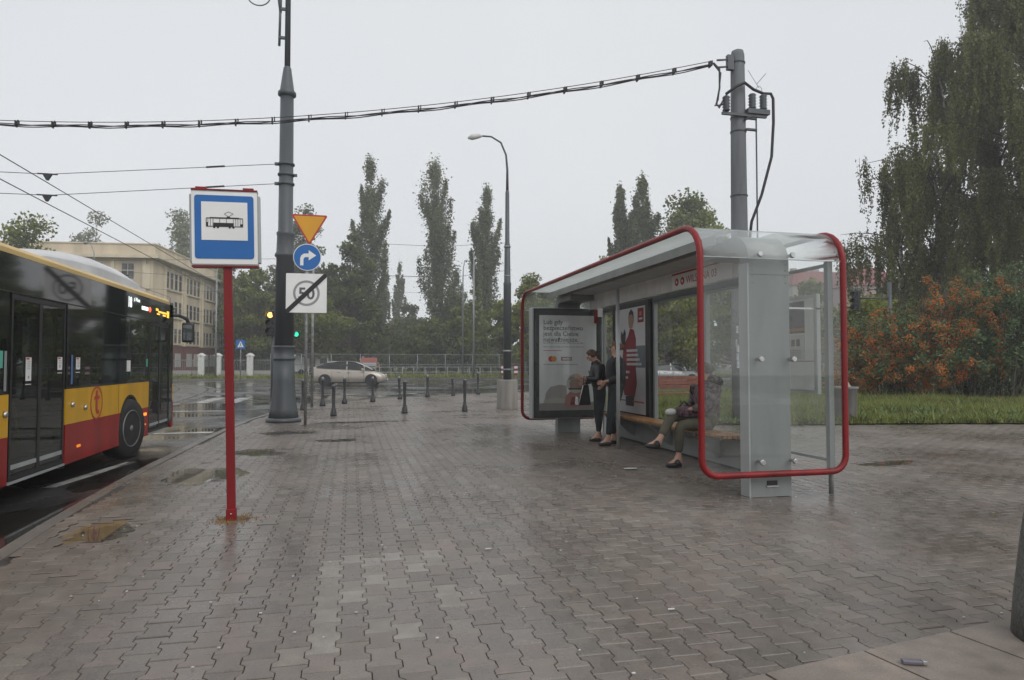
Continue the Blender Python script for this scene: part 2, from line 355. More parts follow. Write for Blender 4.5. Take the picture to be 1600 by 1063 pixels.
for a, b in zip(KD[:-1], KD[1:]):
    kerb_piece(a, b, 0.14, 0.014+random.uniform(-.003, .003), -0.11, m_kerb, kerb)

# paving: individual interlocking pavers round the camera, the rest as one field
LAWN = [(6.3, 14.3), (9.2, 13.35), (12, 13.0), (16, 12.2), (60, 9), (60, 30.5), (24, 31), (13, 30.0), (8.6, 27.0), (6.9, 20)]
SLAB_A, SLAB_B = Vector((0.6, 2.50)), Vector((5.5, 3.33))
def inside(poly, x, y):
    c = np.zeros(x.shape, bool); n = len(poly)
    for i in range(n):
        x0, y0 = poly[i]; x1, y1 = poly[(i+1) % n]
        k = (y0 > y) != (y1 > y); xi = (x1-x0)*(y-y0)/((y1-y0) if y1 != y0 else 1e-9)+x0
        c ^= k & (x < xi)
    return c
hx = [.0825, .0825, .0575, .0575, .0825, .0825]; hy = [-.1, -.062, -.038, .038, .062, .1]
outline = np.array(list(zip(hx, hy))+[(-a, b) for a, b in zip(hx[::-1], hy[::-1])])
def shr(o, g): return np.sign(o)*np.maximum(np.abs(o)-np.array([g, g]), 0.0)
ring_top = outline.copy(); sx_, sy_ = np.sign(ring_top[:, 0]), np.sign(ring_top[:, 1])
def ringof(g):
    r = outline.copy(); r[:, 0] -= sx_*g*.72; e = np.abs(np.abs(r[:, 1])-0.1) < 1e-6; r[e, 1] -= sy_[e]*(g*1.15+.0016); return r
R0, R1 = ringof(0.0019), ringof(0.0054)
ci, ri = np.meshgrid(np.arange(-20, 260), np.arange(-4, 190), indexing='ij')
px = ci*0.14+0.02; py = ri*0.2+np.where(ci % 2 == 0, 0.0, 0.1)+0.01
px = px.ravel(); py = py.ravel()
ang = np.degrees(np.arctan2(px, py+0.9))
shrunk = [(p.x, p.y) for p in KD]+[(60, 35.8), (60, -8), (-2.2, -8)]
keep = inside([(p[0], p[1]) for p in shrunk], px, py) & (ang > -52) & (ang < 62) & (py > 0.6) & (py < 33.5)
KDa = np.array([(p.x, p.y) for p in KD]); dk = np.min(np.hypot(px[:, None]-KDa[None, :, 0], py[:, None]-KDa[None, :, 1]), axis=1) if False else None
keep &= ~inside(LAWN, px, py)
nslab = (SLAB_B-SLAB_A).normalized(); side = (px-SLAB_A.x)*(-nslab.y)+(py-SLAB_A.y)*nslab.x
keep &= ~((side < -0.16) & (px > 0.9))
keep &= ~((py > 22) & (px > 9))            # behind shelter and lawn: too far to read
px, py = px[keep], py[keep]; N = len(px); py = py+rng.normal(0, .0012, N)
PUD = [(-1.98, 6.25, .22, .42, .1), (-1.75, 9.1, .40, .7, .0), (-1.4, 11.2, .4, .4, .3), (-0.2, 12.6, .4, .2, .2),
       (0.2, 16.4, 1.0, .2, .1), (7.2, 8.0, .45, .18, .2), (-1.2, 14.2, .5, .3, .3)]
def height(x, y):
    h = height0(x, y)
    for (cx, cy, rx, ry, rt) in PUD:
        u = (x-cx)*math.cos(rt)+(y-cy)*math.sin(rt); v = -(x-cx)*math.sin(rt)+(y-cy)*math.cos(rt); k = np.clip(1.5-np.sqrt((u/rx)**2+(v/ry)**2), 0, 1)
        h = h*(1-np.clip(k*2, 0, 1))-0.012*k
    return h
def height0(x, y): return 0.0035*np.sin(x*1.3+0.7*y)+0.003*np.sin(y*0.9-x*0.5+1)+0.0025*np.sin(x*3.1+y*2.3)
pz = height(px, py)+rng.normal(0, 0.0008, N); tx = rng.normal(0, 0.0055, N); ty = rng.normal(0, 0.0055, N)
d2 = np.hypot(px-0.0, py); order = np.argsort(d2+np.where((np.abs(np.degrees(np.arctan2(px, py))-13) < 39) & (py > 2.35), 0, 100))
single = order[:300]; mass = order[300:]
V = np.zeros((len(mass), 24, 3)); a_ = mass
for j, (R, dz) in enumerate(((R1, 0.0), (R0, -0.0045))):
    X = R[None, :, 0]; Y = R[None, :, 1]
    V[:, j*12:(j+1)*12, 0] = px[a_][:, None]+X; V[:, j*12:(j+1)*12, 1] = py[a_][:, None]+Y
    V[:, j*12:(j+1)*12, 2] = pz[a_][:, None]+dz+tx[a_][:, None]*X+ty[a_][:, None]*Y
base = (np.arange(len(mass))*24)[:, None]
Ft = base+np.arange(12)[None, :]
sides = np.array([[i+12, (i+12-12+1) % 12+12, (i+1) % 12, i] for i in range(12)])
Fs = (base[:, :, None]+sides[None]).reshape(-1, 4)
tn = 0.8*np.clip(rng.normal(0.5, 0.30, len(mass))+.25*np.sin(px[mass]*1.1+2)*np.sin(py[mass]*.8), 0, 1)
def is_pale(x, y): return (-0.17 < x < 0.66) and (3.40 < y < 5.1) and random.random() < (0.95 if x < -0.05 else 0.38 if y > 3.8 else .15)
for j_, i_ in enumerate(mass):
    if is_pale(px[i_], py[i_]): tn[j_] = random.uniform(.88, 1)
field = bulk('paver_field', V.reshape(-1, 3), [Ft, Fs], m_pave, pav, tone=np.concatenate([tn, np.repeat(tn, 12)]))
field['kind'] = 'stuff'
pme = []
for mm_ in (m_pave_o, m_pave_l):
    vv = [(x, y, 0) for x, y in R1]+[(x, y, -0.0045) for x, y in R0]+[(x, y, -0.02) for x, y in R0]
    ff = [list(range(12))]+[[i+12, (i+1) % 12+12, (i+1) % 12, i] for i in range(12)]+[[i+24, (i+1) % 12+24, (i+1) % 12+12, i+12] for i in range(12)]
    me = bpy.data.meshes.new('paver'); me.from_pydata(vv, [], ff); me.materials.append(mm_); pme.append(me)
for i in single:
    x, y = px[i], py[i]
    pale = is_pale(x, y)
    o = link(bpy.data.objects.new('paver', pme[1 if pale else 0])); o.parent = pav
    o.location = (x, y, pz[i]); o.rotation_euler = (ty[i], -tx[i], random.gauss(0, 0.004))
# far paving beyond the reach of single joints
sheet('far_paving', [(9, 22), (9, 29.5), (13.5, 31.5), (20, 33.3), (60, 35), (60, 31.2), (24, 31.7), (12.6, 30.6), (8.9, 28.2), (8.6, 22)][::-1], -0.004, wetstone('far_paver', pave_cols, use_attr=False))
# large slabs at the camera's right foot
slabs = struct('slab_paving')
nn = Vector((nslab.y, -nslab.x)); t0 = 0.55
for wdt in (0.0,):
    s = -0.61
    for k in range(11):
        L0 = 0.6; a = SLAB_A+nslab*(s+0.006); b = SLAB_A+nslab*(s+L0-0.006); q = [a, b, b+nn*1.5, a+nn*1.5]
        MB().prism([(p.x, p.y) for p in q], (0, 0, -0.06), (1, 0, 0), (0, 1, 0), (0, 0, 0.084+random.uniform(-.002, .002))).build('slab', m_slab, slabs); s += L0

# puddles lying in the dips of the paving
def water_mat(name, rough=0.02):
    m = bpy.data.materials.new(name); m.use_nodes = True; n = m.node_tree; n.nodes.clear(); lk = n.links.new
    out = n.nodes.new('ShaderNodeOutputMaterial'); tr = n.nodes.new('ShaderNodeBsdfTransparent'); tr.inputs[0].default_value = (0.86, 0.84, 0.80, 1)
    gl = n.nodes.new('ShaderNodeBsdfGlossy'); gl.inputs['Roughness'].default_value = rough; fr = schlick(n, 0.028)
    mi = n.nodes.new('ShaderNodeMixShader'); lk(fr, mi.inputs[0]); lk(tr.outputs[0], mi.inputs[1]); lk(gl.outputs[0], mi.inputs[2]); lk(mi.outputs[0], out.inputs[0]); return m
m_water = water_mat('standing_water')
def puddle(cx, cy, rx, ry, rot, seed, z=0.0065):
    r_ = random.Random(seed); n = 44; ph = [r_.uniform(0, 6.28) for _ in range(5)]; pts = []
    for k in range(n):
        a = 2*PI*k/n; q = 1+0.16*math.sin(2*a+ph[0])+0.13*math.sin(3*a+ph[1])+0.09*math.sin(5*a+ph[2])+0.05*math.sin(9*a+ph[3])
        x, y = rx*q*math.cos(a), ry*q*math.sin(a); pts.append((cx+x*math.cos(rot)-y*math.sin(rot), cy+x*math.sin(rot)+y*math.cos(rot)))
    sheet('puddle', pts, z, m_water)
for i, p in enumerate(PUD): puddle(*p, seed=i+3, z=0.0)

for i, p in enumerate([(-3.0, 6.0, .42, 2.3, .02), (-2.92, 10.3, .34, 1.5, .0), (-4.2, 16.5, 1.2, .8, .2), (-5.5, 21, 1.8, .9, .1), (-1.5, 30, 2.4, .8, .3), (6, 37, 4, .9, .1)]): puddle(*p, seed=i+31, z=-0.093)

# road markings, tram rails
markings = struct('road_markings')
def mark(pts, z=-0.096):
    MB().add([(x, y, z) for x, y in pts], [tuple(range(len(pts)))]).build('marking', m_mark, markings, fix=False)
for k in range(8):
    x = -4.1-k*1.05; mark([(x, 27.0+k*.25), (x-.5, 27.0+k*.25), (x-.5, 31+k*.25), (x, 31+k*.25)])
mark([(-4.3, 15.6), (-2.85, 15.5), (-2.85, 15.85), (-4.3, 15.95)])
mark([(-3.55, 9.2), (-3.4, 9.2), (-3.1, 11.3), (-3.25, 11.3)])
mark([(-12, 23.4), (-3.6, 22.4), (-3.6, 22.7), (-12, 23.75)])
mark([(-20, 37.2), (2, 35.4), (2, 35.7), (-20, 37.6)])
for k in range(6): mark([(-2+k*6, 42), (1+k*6, 42), (1+k*6, 42.15), (-2+k*6, 42.15)])
for x in (-6.3, -5.7, -0.4, 0.8, 2.2): mark([(x, 33), (x+.9, 33), (x+.9, 33.5), (x, 33.5)])
m_rail = M('wet_steel_rail', (0.07, 0.06, 0.055), 0.2, metal=0.7)
m_tcon = M('tram_track_concrete', (0.10, 0.10, 0.097), 0.3, var=0.25, scale=2, rvar=0.12)
tr_path = resample([(-6.9, -20), (-6.9, 0), (-7.0, 20), (-7.4, 32), (-9.2, 44), (-14, 53.5), (-24, 58), (-50, 60)], 1.5)
track = struct('tram_track')
for off_ in (-0.72, 0.72):
    mb = MB(); pts = []
    for i, p in enumerate(tr_path):
        d = (tr_path[min(i+1, len(tr_path)-1)]-tr_path[max(i-1, 0)]).normalized(); nr = Vector((-d.y, d.x, 0)); pts.append((p+nr*(off_-.05), p+nr*(off_+.05)))
    for (a, b), (c, d) in zip(pts, pts[1:]): mb.quad((a.x, a.y, -.088), (b.x, b.y, -.088), (d.x, d.y, -.088), (c.x, c.y, -.088))
    mb.build('rail', m_rail, track, fix=False)
mb = MB()
for i, (a, b) in enumerate(zip(tr_path, tr_path[1:])):
    def nr_(j):
        d = (tr_path[min(j+1, len(tr_path)-1)]-tr_path[max(j-1, 0)]).normalized(); return Vector((-d.y, d.x, 0))
    n0, n1 = nr_(i)*1.15, nr_(i+1)*1.15; mb.quad((a-n0).to_tuple()[:2]+(-.0945,), (a+n0).to_tuple()[:2]+(-.0945,), (b+n1).to_tuple()[:2]+(-.0945,), (b-n1).to_tuple()[:2]+(-.0945,))
mb.build('track_bed', m_tcon, track, fix=False)

# verge beyond the road
sheet('verge', [(-80, 62.6), (140, 62.6), (140, 72), (-80, 72)], 0.02, m_turf)
fk = struct('far_kerb')
for k in range(60): B('kerb_stone', m_kerb, fk, -60+k*2.0, -58.02+k*2.0, 62.45, 62.62, -0.11, 0.03)
B('footway', M('far_footway', (0.16, 0.155, 0.15), 0.5, var=0.15), None, -80, 140, 72, 76, -0.1, 0.03)['kind'] = 'structure'
sheet('park_ground', [(-80, 76), (160, 76), (160, 220), (-80, 220)], 0.01, m_turf)
lawn = sheet('lawn', LAWN, 0.03, m_turf)

# grass blades
grass_m = leafmat('grass_blades', (0.081, 0.099, 0.022), (0.313, 0.346, 0.092), 0.35)
def grass(name, poly, n, h0, h1, w0, bx, kind='stuff', z=0.0, dens=None):
    xs = rng.uniform(bx[0], bx[1], n*3); ys = rng.uniform(bx[2], bx[3], n*3)
    if dens is not None: k = rng.random(n*3) < dens(xs, ys); xs, ys = xs[k], ys[k]
    k = inside(poly, xs, ys); xs, ys = xs[k][:n], ys[k][:n]; n = len(xs)
    cl = np.sin(xs*2.1)*np.sin(ys*1.7+xs)+np.sin(xs*.7+ys*.9)
    h = rng.uniform(h0, h1, n)*(1+.45*cl)*np.where(rng.random(n) < .04, 1.9, 1); th = rng.uniform(0, 2*PI, n); w = w0*rng.uniform(.6, 1.4, n); lean = rng.normal(0, .35, (n, 2))*h[:, None]
    V = np.zeros((n, 3, 3)); V[:, 0] = np.stack([xs-w*np.cos(th), ys-w*np.sin(th), np.full(n, z)], 1); V[:, 1] = np.stack([xs+w*np.cos(th), ys+w*np.sin(th), np.full(n, z)], 1)
    V[:, 2] = np.stack([xs+lean[:, 0], ys+lean[:, 1], z+h], 1)
    F = np.arange(n*3).reshape(n, 3); o = bulk(name, V.reshape(-1, 3), F, grass_m, None, tone=np.clip(rng.normal(.45, .25, n)+.18*cl, 0, 1)); o['kind'] = 'stuff'; return o
LAWN2 = [(x+.10*math.sin(i*2.3), y-.10-.08*math.sin(i*1.7)) for i, (x, y) in enumerate([tuple(Vector(LAWN[k]).lerp(Vector(LAWN[(k+1) % len(LAWN)]), t)) for k in range(len(LAWN)) for t in np.linspace(0, .95, 14)])]
grass('grass', LAWN2, 150000, 0.05, 0.18, 0.012, (6.3, 34, 9, 31), z=0.03, dens=lambda x, y: np.clip(1.4-(y-12)/16, .25, 1))
grass('verge_grass', [(-40, 62.8), (60, 62.8), (60, 71.5), (-40, 71.5)], 20000, 0.08, 0.3, 0.06, (-40, 60, 62.8, 71.5), z=0.02)

def weeds(n, seed):
    r_ = np.random.default_rng(seed); V = []; T = []; m = 0
    for k in range(n):
        x = r_.uniform(6.8, 26); y = 13.3+r_.exponential(2.2) if x < 12 else 12.2+r_.exponential(2.6)
        if not inside(LAWN2, np.array([x]), np.array([y]))[0]: continue
        R_ = r_.uniform(.06, .22)
        for j in range(10):
            a = r_.uniform(0, 6.28); w = r_.uniform(.02, .045); e = (x+R_*math.cos(a), y+R_*math.sin(a), .05+R_*r_.uniform(.3, 1.1)); V += [(x-w*math.sin(a), y+w*math.cos(a), .05), (x+w*math.sin(a), y-w*math.cos(a), .05), e]; T.append(r_.uniform(.2, 1)); m += 1
    o = bulk('lawn_weeds', np.array(V), np.arange(m*3).reshape(m, 3), weed_m, None, tone=T); o['kind'] = 'stuff'
weed_m = leafmat('weed_leaves', (0.05, 0.09, 0.02), (0.22, 0.28, 0.09), .3); weeds(1500, 4)

# ------------------------------------------------------------------ vegetation
def leaves(name, C, size, mat, parent, tone, droop=False, aspect=1.0):
    """rhombus leaves centred on C (n,3)"""
    n = len(C); u = rng.normal(size=(n, 3)); 
    if droop: u = u*0.45+np.array([0, 0, -1.0])
    u /= np.linalg.norm(u, axis=1)[:, None]; w = rng.normal(size=(n, 3)); w -= u*np.sum(u*w, axis=1)[:, None]; w /= np.linalg.norm(w, axis=1)[:, None]
    s = (size*rng.uniform(.6, 1.35, n))[:, None]
    V = np.stack([C-u*s*.5, C+w*s*.36*aspect, C+u*s*.5, C-w*s*.36*aspect], 1).reshape(-1, 3)
    off = wloc(parent) if parent else Vector((0, 0, 0))
    return bulk(name, V-np.array(off)[None], np.arange(n*4).reshape(n, 4), mat, parent, tone=np.clip(tone, 0, 1))
bark = M('bark', (0.085, 0.07, 0.055), 0.85, var=0.35, scale=6, bump=0.6, bscale=18)
birch_bark = M('birch_bark', (0.30, 0.29, 0.27), 0.8, var=0.6, scale=5, bump=0.3)
lf_poplar = leafmat('poplar_leaf', (0.081, 0.103, 0.049), (0.248, 0.281, 0.135), .35)
lf_dark = leafmat('dark_leaf', (0.048, 0.072, 0.019), (0.168, 0.210, 0.050), .35)
lf_mid = leafmat('mid_green_leaf', (0.075, 0.103, 0.021), (0.265, 0.299, 0.057), .35)
lf_lime = leafmat('lime_leaf', (0.10, 0.13, 0.018), (0.38, 0.39, 0.05))
lf_airy = leafmat('pale_leaf', (0.08, 0.10, 0.055), (0.24, 0.27, 0.14), .4)
lf_birch = leafmat('birch_leaf', (0.090, 0.097, 0.038), (0.297, 0.317, 0.101), .38)
lf_yellow = leafmat('yellow_leaf', (0.25, 0.20, 0.02), (0.48, 0.40, 0.04))
def poplar(x, y, H, W, label, z0=None, limbs=26, n=9000, lean=0.0, leaf=0.36, mat=lf_poplar, bare=0.12):
    t = thing('poplar_tree', label, 'tree', (x, y, 0), group='tall poplars beyond the junction')
    mb = MB(); tp = [Vector((x+lean*H*(k/8)**2+rng.normal(0, .12), y+rng.normal(0, .12), H*.96*k/8)) for k in range(9)]
    mb.tube(tp, [max(.03, H*.016*(1-k/8.4)) for k in range(9)], 7); C = []; T = []
    for i in range(limbs):
        f = bare+(0.86-bare)*(i/limbs)**.9; k = f*8; p = tp[int(k)].lerp(tp[min(int(k)+1, 8)], k-int(k))
        a = rng.uniform(0, 2*PI); wid = W*.5*(1-abs(f-.38)**1.5*1.1)*rng.uniform(.55, 1.25)
        ln = H*(.34*(1-f)+.06)*rng.uniform(.7, 1.25); e = p+Vector((wid*math.cos(a), wid*math.sin(a), ln))
        mid = p.lerp(e, .4)+Vector((math.cos(a)*wid*.33, math.sin(a)*wid*.33, -ln*.06))
        mb.tube([p, mid, e], [H*.005*(1-f)+.03, .04, .015], 5); m = int(n/limbs*(.55+.9*wid/(W*.5)))
        s = rng.random(m)**.8; c = np.outer((1-s)**2, p)+np.outer(2*s*(1-s), mid)+np.outer(s*s, e)
        rad = (.06+.28*np.sin(PI*np.clip(s, 0, 1))**.7)*W*.44*rng.uniform(.5, 1.25)
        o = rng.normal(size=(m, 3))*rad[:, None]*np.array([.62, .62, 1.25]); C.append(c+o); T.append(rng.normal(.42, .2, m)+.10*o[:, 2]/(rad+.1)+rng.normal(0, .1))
    m = int(n*.08); C.append(np.array(tp[-1])[None]+rng.normal(size=(m, 3))*np.array([W*.07, W*.07, H*.03])); T.append(rng.normal(.5, .2, m))
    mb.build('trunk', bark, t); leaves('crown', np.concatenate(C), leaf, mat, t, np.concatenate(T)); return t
def broadleaf(x, y, H, W, label, mat=lf_mid, z0=1.5, n=9000, leaf=0.35, blobs=46, airy=0.0, name='broadleaf_tree', group='leafy trees beyond the junction', sq=.55, trunk=True, D=None):
    t = thing(name, label, 'tree', (x, y, 0), group=group); mb = MB(); hz = (H-z0)/2; zc = z0+hz; hz *= 1.1; D = D or W*.8
    mb.tube([(x, y, 0), (x+rng.normal(0, .1), y, zc*.6), (x+rng.normal(0, .3), y, zc), (x, y, H*.86)], [W*.035+.06, W*.028+.04, W*.02+.03, .02], 7); C = []; T = []
    for i in range(blobs):
        d = rng.normal(size=3); d /= np.linalg.norm(d); q = rng.uniform(.45, .98) if i % 4 else rng.uniform(.1, .5)
        w = (1-.32*max(0, d[2])) ; c = np.array([x+d[0]*W*.5*q*w, y+d[1]*D*.5*q*w, zc+d[2]*hz*q*(1 if d[2] > 0 else .95)])
        r = W*sq*(rng.uniform(.16, .33) if airy < .25 else rng.uniform(.20, .40)); m = int(n/blobs*(r/(W*sq*.25))**1.6); o = rng.normal(size=(m, 3)); o /= (np.linalg.norm(o, axis=1)[:, None]+1e-6)
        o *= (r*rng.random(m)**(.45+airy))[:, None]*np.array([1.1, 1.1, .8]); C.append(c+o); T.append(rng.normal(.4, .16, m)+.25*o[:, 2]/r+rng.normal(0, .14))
        p0 = Vector((x, y, z0+(c[2]-z0)*.35)); mb.tube([p0, p0.lerp(Vector(c), .5)+Vector((0, 0, -.1)), Vector(c)], [W*.012+.02, W*.008+.015, .012], 5)
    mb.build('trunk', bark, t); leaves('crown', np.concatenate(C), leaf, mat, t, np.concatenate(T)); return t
CA = math.radians(13.28)
def at_px(px_, depth):
    """ground point at a given forward distance, for a bearing given as a picture column"""
    lat = (px_-800)/1067*depth; return (lat*math.cos(CA)+depth*math.sin(CA), -lat*math.sin(CA)+depth*math.cos(CA))
def hz_(py_, depth): return 1.38+(567-py_)/1067*depth
for (c, top, wpx, D, lean, lab) in [
        (577, 250, 54, 96, 0.0, 'tall open poplar with forked top left of the road gap'),
        (688, 256, 72, 98, -0.03, 'widest tall poplar, its tip bent to the left'),
        (760, 296, 46, 98, -0.01, 'slender poplar just left of the curved street lamp'),
        (623, 413, 20, 150, 0, 'thin distant poplar standing alone in the gap'),
        (600, 408, 24, 130, 0, 'small poplar half hidden beside the open tall one'),
        (712, 428, 34, 135, 0, 'low poplar tucked right of the widest poplar'),
        (974, 296, 42, 88, -0.01, 'left poplar of the pair above the shelter roof'),
        (1007, 280, 50, 86, 0, 'right and taller poplar of the pair above the shelter roof')]:
    x, y = at_px(c, D); W = wpx/1067*D
    poplar(x, y, hz_(top, D), W, lab, lean=lean, n=17000 if wpx > 40 else 5500, leaf=0.30 if D < 110 else 0.38, limbs=30 if wpx > 40 else 18)
for (c, top, wpx, D, mat, z0, airy, lab) in [
        (547, 372, 92, 86, lf_dark, 2.0, .0, 'large dark green tree left of the tall poplars'),
        (488, 458, 120, 78, lf_mid, 1.6, .0, 'low spreading green tree behind the road signs'),
        (470, 330, 92, 104, lf_airy, 5, .5, 'tall pale airy tree rising behind the yield sign'),
        (395, 415, 92, 88, lf_mid, 2.0, .1, 'green tree beside the end of the school building'),
        (430, 440, 70, 98, lf_dark, 2.0, .0, 'dark tree behind the wide lamp post'),
        (284, 330, 110, 118, lf_airy, 7, .3, 'pale tree rising behind the school roof'),
        (138, 336, 116, 118, lf_airy, 8, .2, 'rounded willow showing over the school parapet'),
        (34, 352, 150, 62, lf_mid, 1.0, .27, 'green tree above the bus roof at the left edge'),
        (672, 500, 96, 92, lf_dark, .4, .0, 'dark rounded bush under the widest poplar'),
        (612, 520, 72, 112, lf_dark, .4, .0, 'low dark bush in the road gap'),
        (575, 470, 70, 90, lf_dark, .6, .0, 'dense tree filling below the open poplar'),
        (735, 455, 80, 94, lf_mid, .8, .1, 'olive green tree below the slender poplar'),
        (785, 445, 66, 84, lf_mid, 1.2, .2, 'olive tree just behind the curved street lamp'),
        (828, 436, 84, 72, lf_lime, 1.5, .3, 'yellow green tree left of the shelter frame'),
        (365, 400, 84, 96, lf_mid, 1.5, .2, 'green tree right of the school roof end'),
        (330, 430, 60, 104, lf_airy, 2, .3, 'pale tree just beyond the school gable'),
        (455, 420, 84, 92, lf_mid, 1.5, .1, 'round green tree between the wide mast and the road signs'),
        (520, 430, 90, 100, lf_mid, 1.2, .1, 'green tree filling the belt behind the signs'),
        (640, 470, 60, 118, lf_airy, 1.0, .2, 'hazy pale tree at the back of the road gap'),
        (712, 470, 76, 104, lf_mid, .8, .1, 'green tree between the widest and the slender poplar'),
        (860, 455, 80, 84, lf_mid, .8, .2, 'green tree showing over the far end of the shelter'),
        (1090, 306, 150, 84, lf_mid, 3, .28, 'rounded open tree above the shelter, left of the concrete pole'),
        (880, 470, 110, 66, lf_mid, .8, .1, 'green tree seen through the shelter over the advert'),
        (960, 440, 100, 58, lf_lime, 1.5, .2, 'yellowing tree seen under the shelter roof'),
        (1045, 425, 130, 50, lf_lime, 1.0, .1, 'bright green tree seen through the shelter windows'),
        (1150, 440, 130, 62, lf_mid, 1.0, .1, 'green tree seen through glass behind the concrete pole'),
        (1262, 440, 90, 62, lf_mid, 1.4, .3, 'dull green tree seen through the end pane'),
        (940, 380, 80, 92, lf_mid, 2, .4, 'thin green tree at the foot of the poplar pair')]:
    x, y = at_px(c, D); W = wpx/1067*D
    broadleaf(x, y, hz_(top, D), W, lab, mat, z0, n=int(9000*min(2, max(.8, (wpx/80)))), leaf=0.42 if D > 80 else 0.30, airy=airy, blobs=60 if wpx > 85 else 42)
# continuous undergrowth beyond the far footway
C = []; T = []
for k in range(70):
    D = rng.uniform(96, 125); c = rng.uniform(330, 1420); x, y = at_px(c, D); H = rng.uniform(3, 8.5); m = 420
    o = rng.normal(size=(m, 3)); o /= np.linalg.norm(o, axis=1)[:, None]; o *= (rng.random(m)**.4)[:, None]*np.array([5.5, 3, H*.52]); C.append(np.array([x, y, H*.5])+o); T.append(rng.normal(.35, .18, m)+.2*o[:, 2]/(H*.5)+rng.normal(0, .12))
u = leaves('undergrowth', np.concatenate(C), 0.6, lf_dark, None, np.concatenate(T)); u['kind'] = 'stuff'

# weeping birches on the right
def birch(x, y, H, R, label, seed, nstr=420, dens=30, side=None):
    r_ = np.random.default_rng(seed); t = thing('weeping_birch', label, 'tree', (x, y, 0), group='weeping birches beside the lawn'); mb = MB(); br = MB()
    tp = [Vector((x+r_.normal(0, .12)*k*.4, y+r_.normal(0, .12)*k*.4, H*.93*k/9)) for k in range(10)]
    mb.tube(tp, [max(.03, .24*(1-k/9.6)) for k in range(10)], 8); C = []; T = []; limbs = []
    for i in range(46):
        f = .14+.84*(i/46); k = f*9; p = tp[int(k)].lerp(tp[min(int(k)+1, 9)], k-int(k)); a = r_.uniform(0, 2*PI)
        reach = R*(1-((f-.35)/.75)**2 if f > .35 else .85+.15*f)*r_.uniform(.5, 1.22); reach = max(reach, .6)
        up = H*.10*r_.uniform(.5, 1.4); q = [p+Vector((math.cos(a)*reach*s, math.sin(a)*reach*s, up*math.sin(s*PI*.62))) for s in (0, .25, .5, .75, 1)]
        br.tube(q, [.075*(1-f)+.025, .05*(1-f)+.02, .03, .02, .01], 5); limbs.append(q)
    for g_ in range(nstr//7):
        q = limbs[int(len(limbs)*r_.random()**.85)]; s = (r_.beta(2.2, 1.1))*4; k = min(int(s), 3); p0 = q[k].lerp(q[k+1], s-k); L0 = r_.uniform(1.0, 3.6); sw0 = r_.normal(0, .22, 2); tone0 = r_.normal(.42, .16)
        for i in range(7):
            p = p0+Vector(r_.normal(0, .20, 3)); ln = min(L0*r_.uniform(.55, 1.25), max(.5, p.z-1.2)); sway = Vector((sw0[0]-.06+r_.normal(0, .06), sw0[1]+r_.normal(0, .06), 0))
            pts = [p+sway*(v*v)*ln*.5+Vector((0, 0, -ln*v+.18*math.sin(v*3))) for v in (0, .33, .66, 1)]
            if i % 2 == 0: br.tube(pts, [.010, .008, .006, .004], 3, caps=False)
            m = int(dens*ln); v = r_.random(m)**.9; c = np.array([np.array(pts[0].lerp(pts[3], w)) for w in v]); c[:, :2] += r_.normal(0, .085, (m, 2))*(1.25-.8*v[:, None]); c[:, 2] += r_.normal(0, .04, m)
            C.append(c); T.append(r_.normal(tone0, .15, m))
    mb.build('trunk', birch_bark, t); br.build('branches', bark, t, fix=False)
    leaves('foliage', np.concatenate(C), 0.13, lf_birch, t, np.concatenate(T), droop=True); return t
x, y = at_px(1560, 37); birch(x, y, 22.0, 5.0, 'big weeping birch with long hanging strands in the middle of the clump', 11, nstr=1750, dens=30)
x, y = at_px(1472, 38); birch(x, y, 19.8, 4.7, 'narrow birch on the left side of the birch clump, airy tip', 5, nstr=1200, dens=28)
x, y = at_px(1650, 33); birch(x, y, 23.5, 5.4, 'tallest birch, cut by the right edge of the picture', 9, nstr=1650, dens=30)
x, y = at_px(1412, 39); birch(x, y, 12.8, 3.9, 'lowest young birch drooping beside the shelter frame', 21, nstr=620, dens=28)

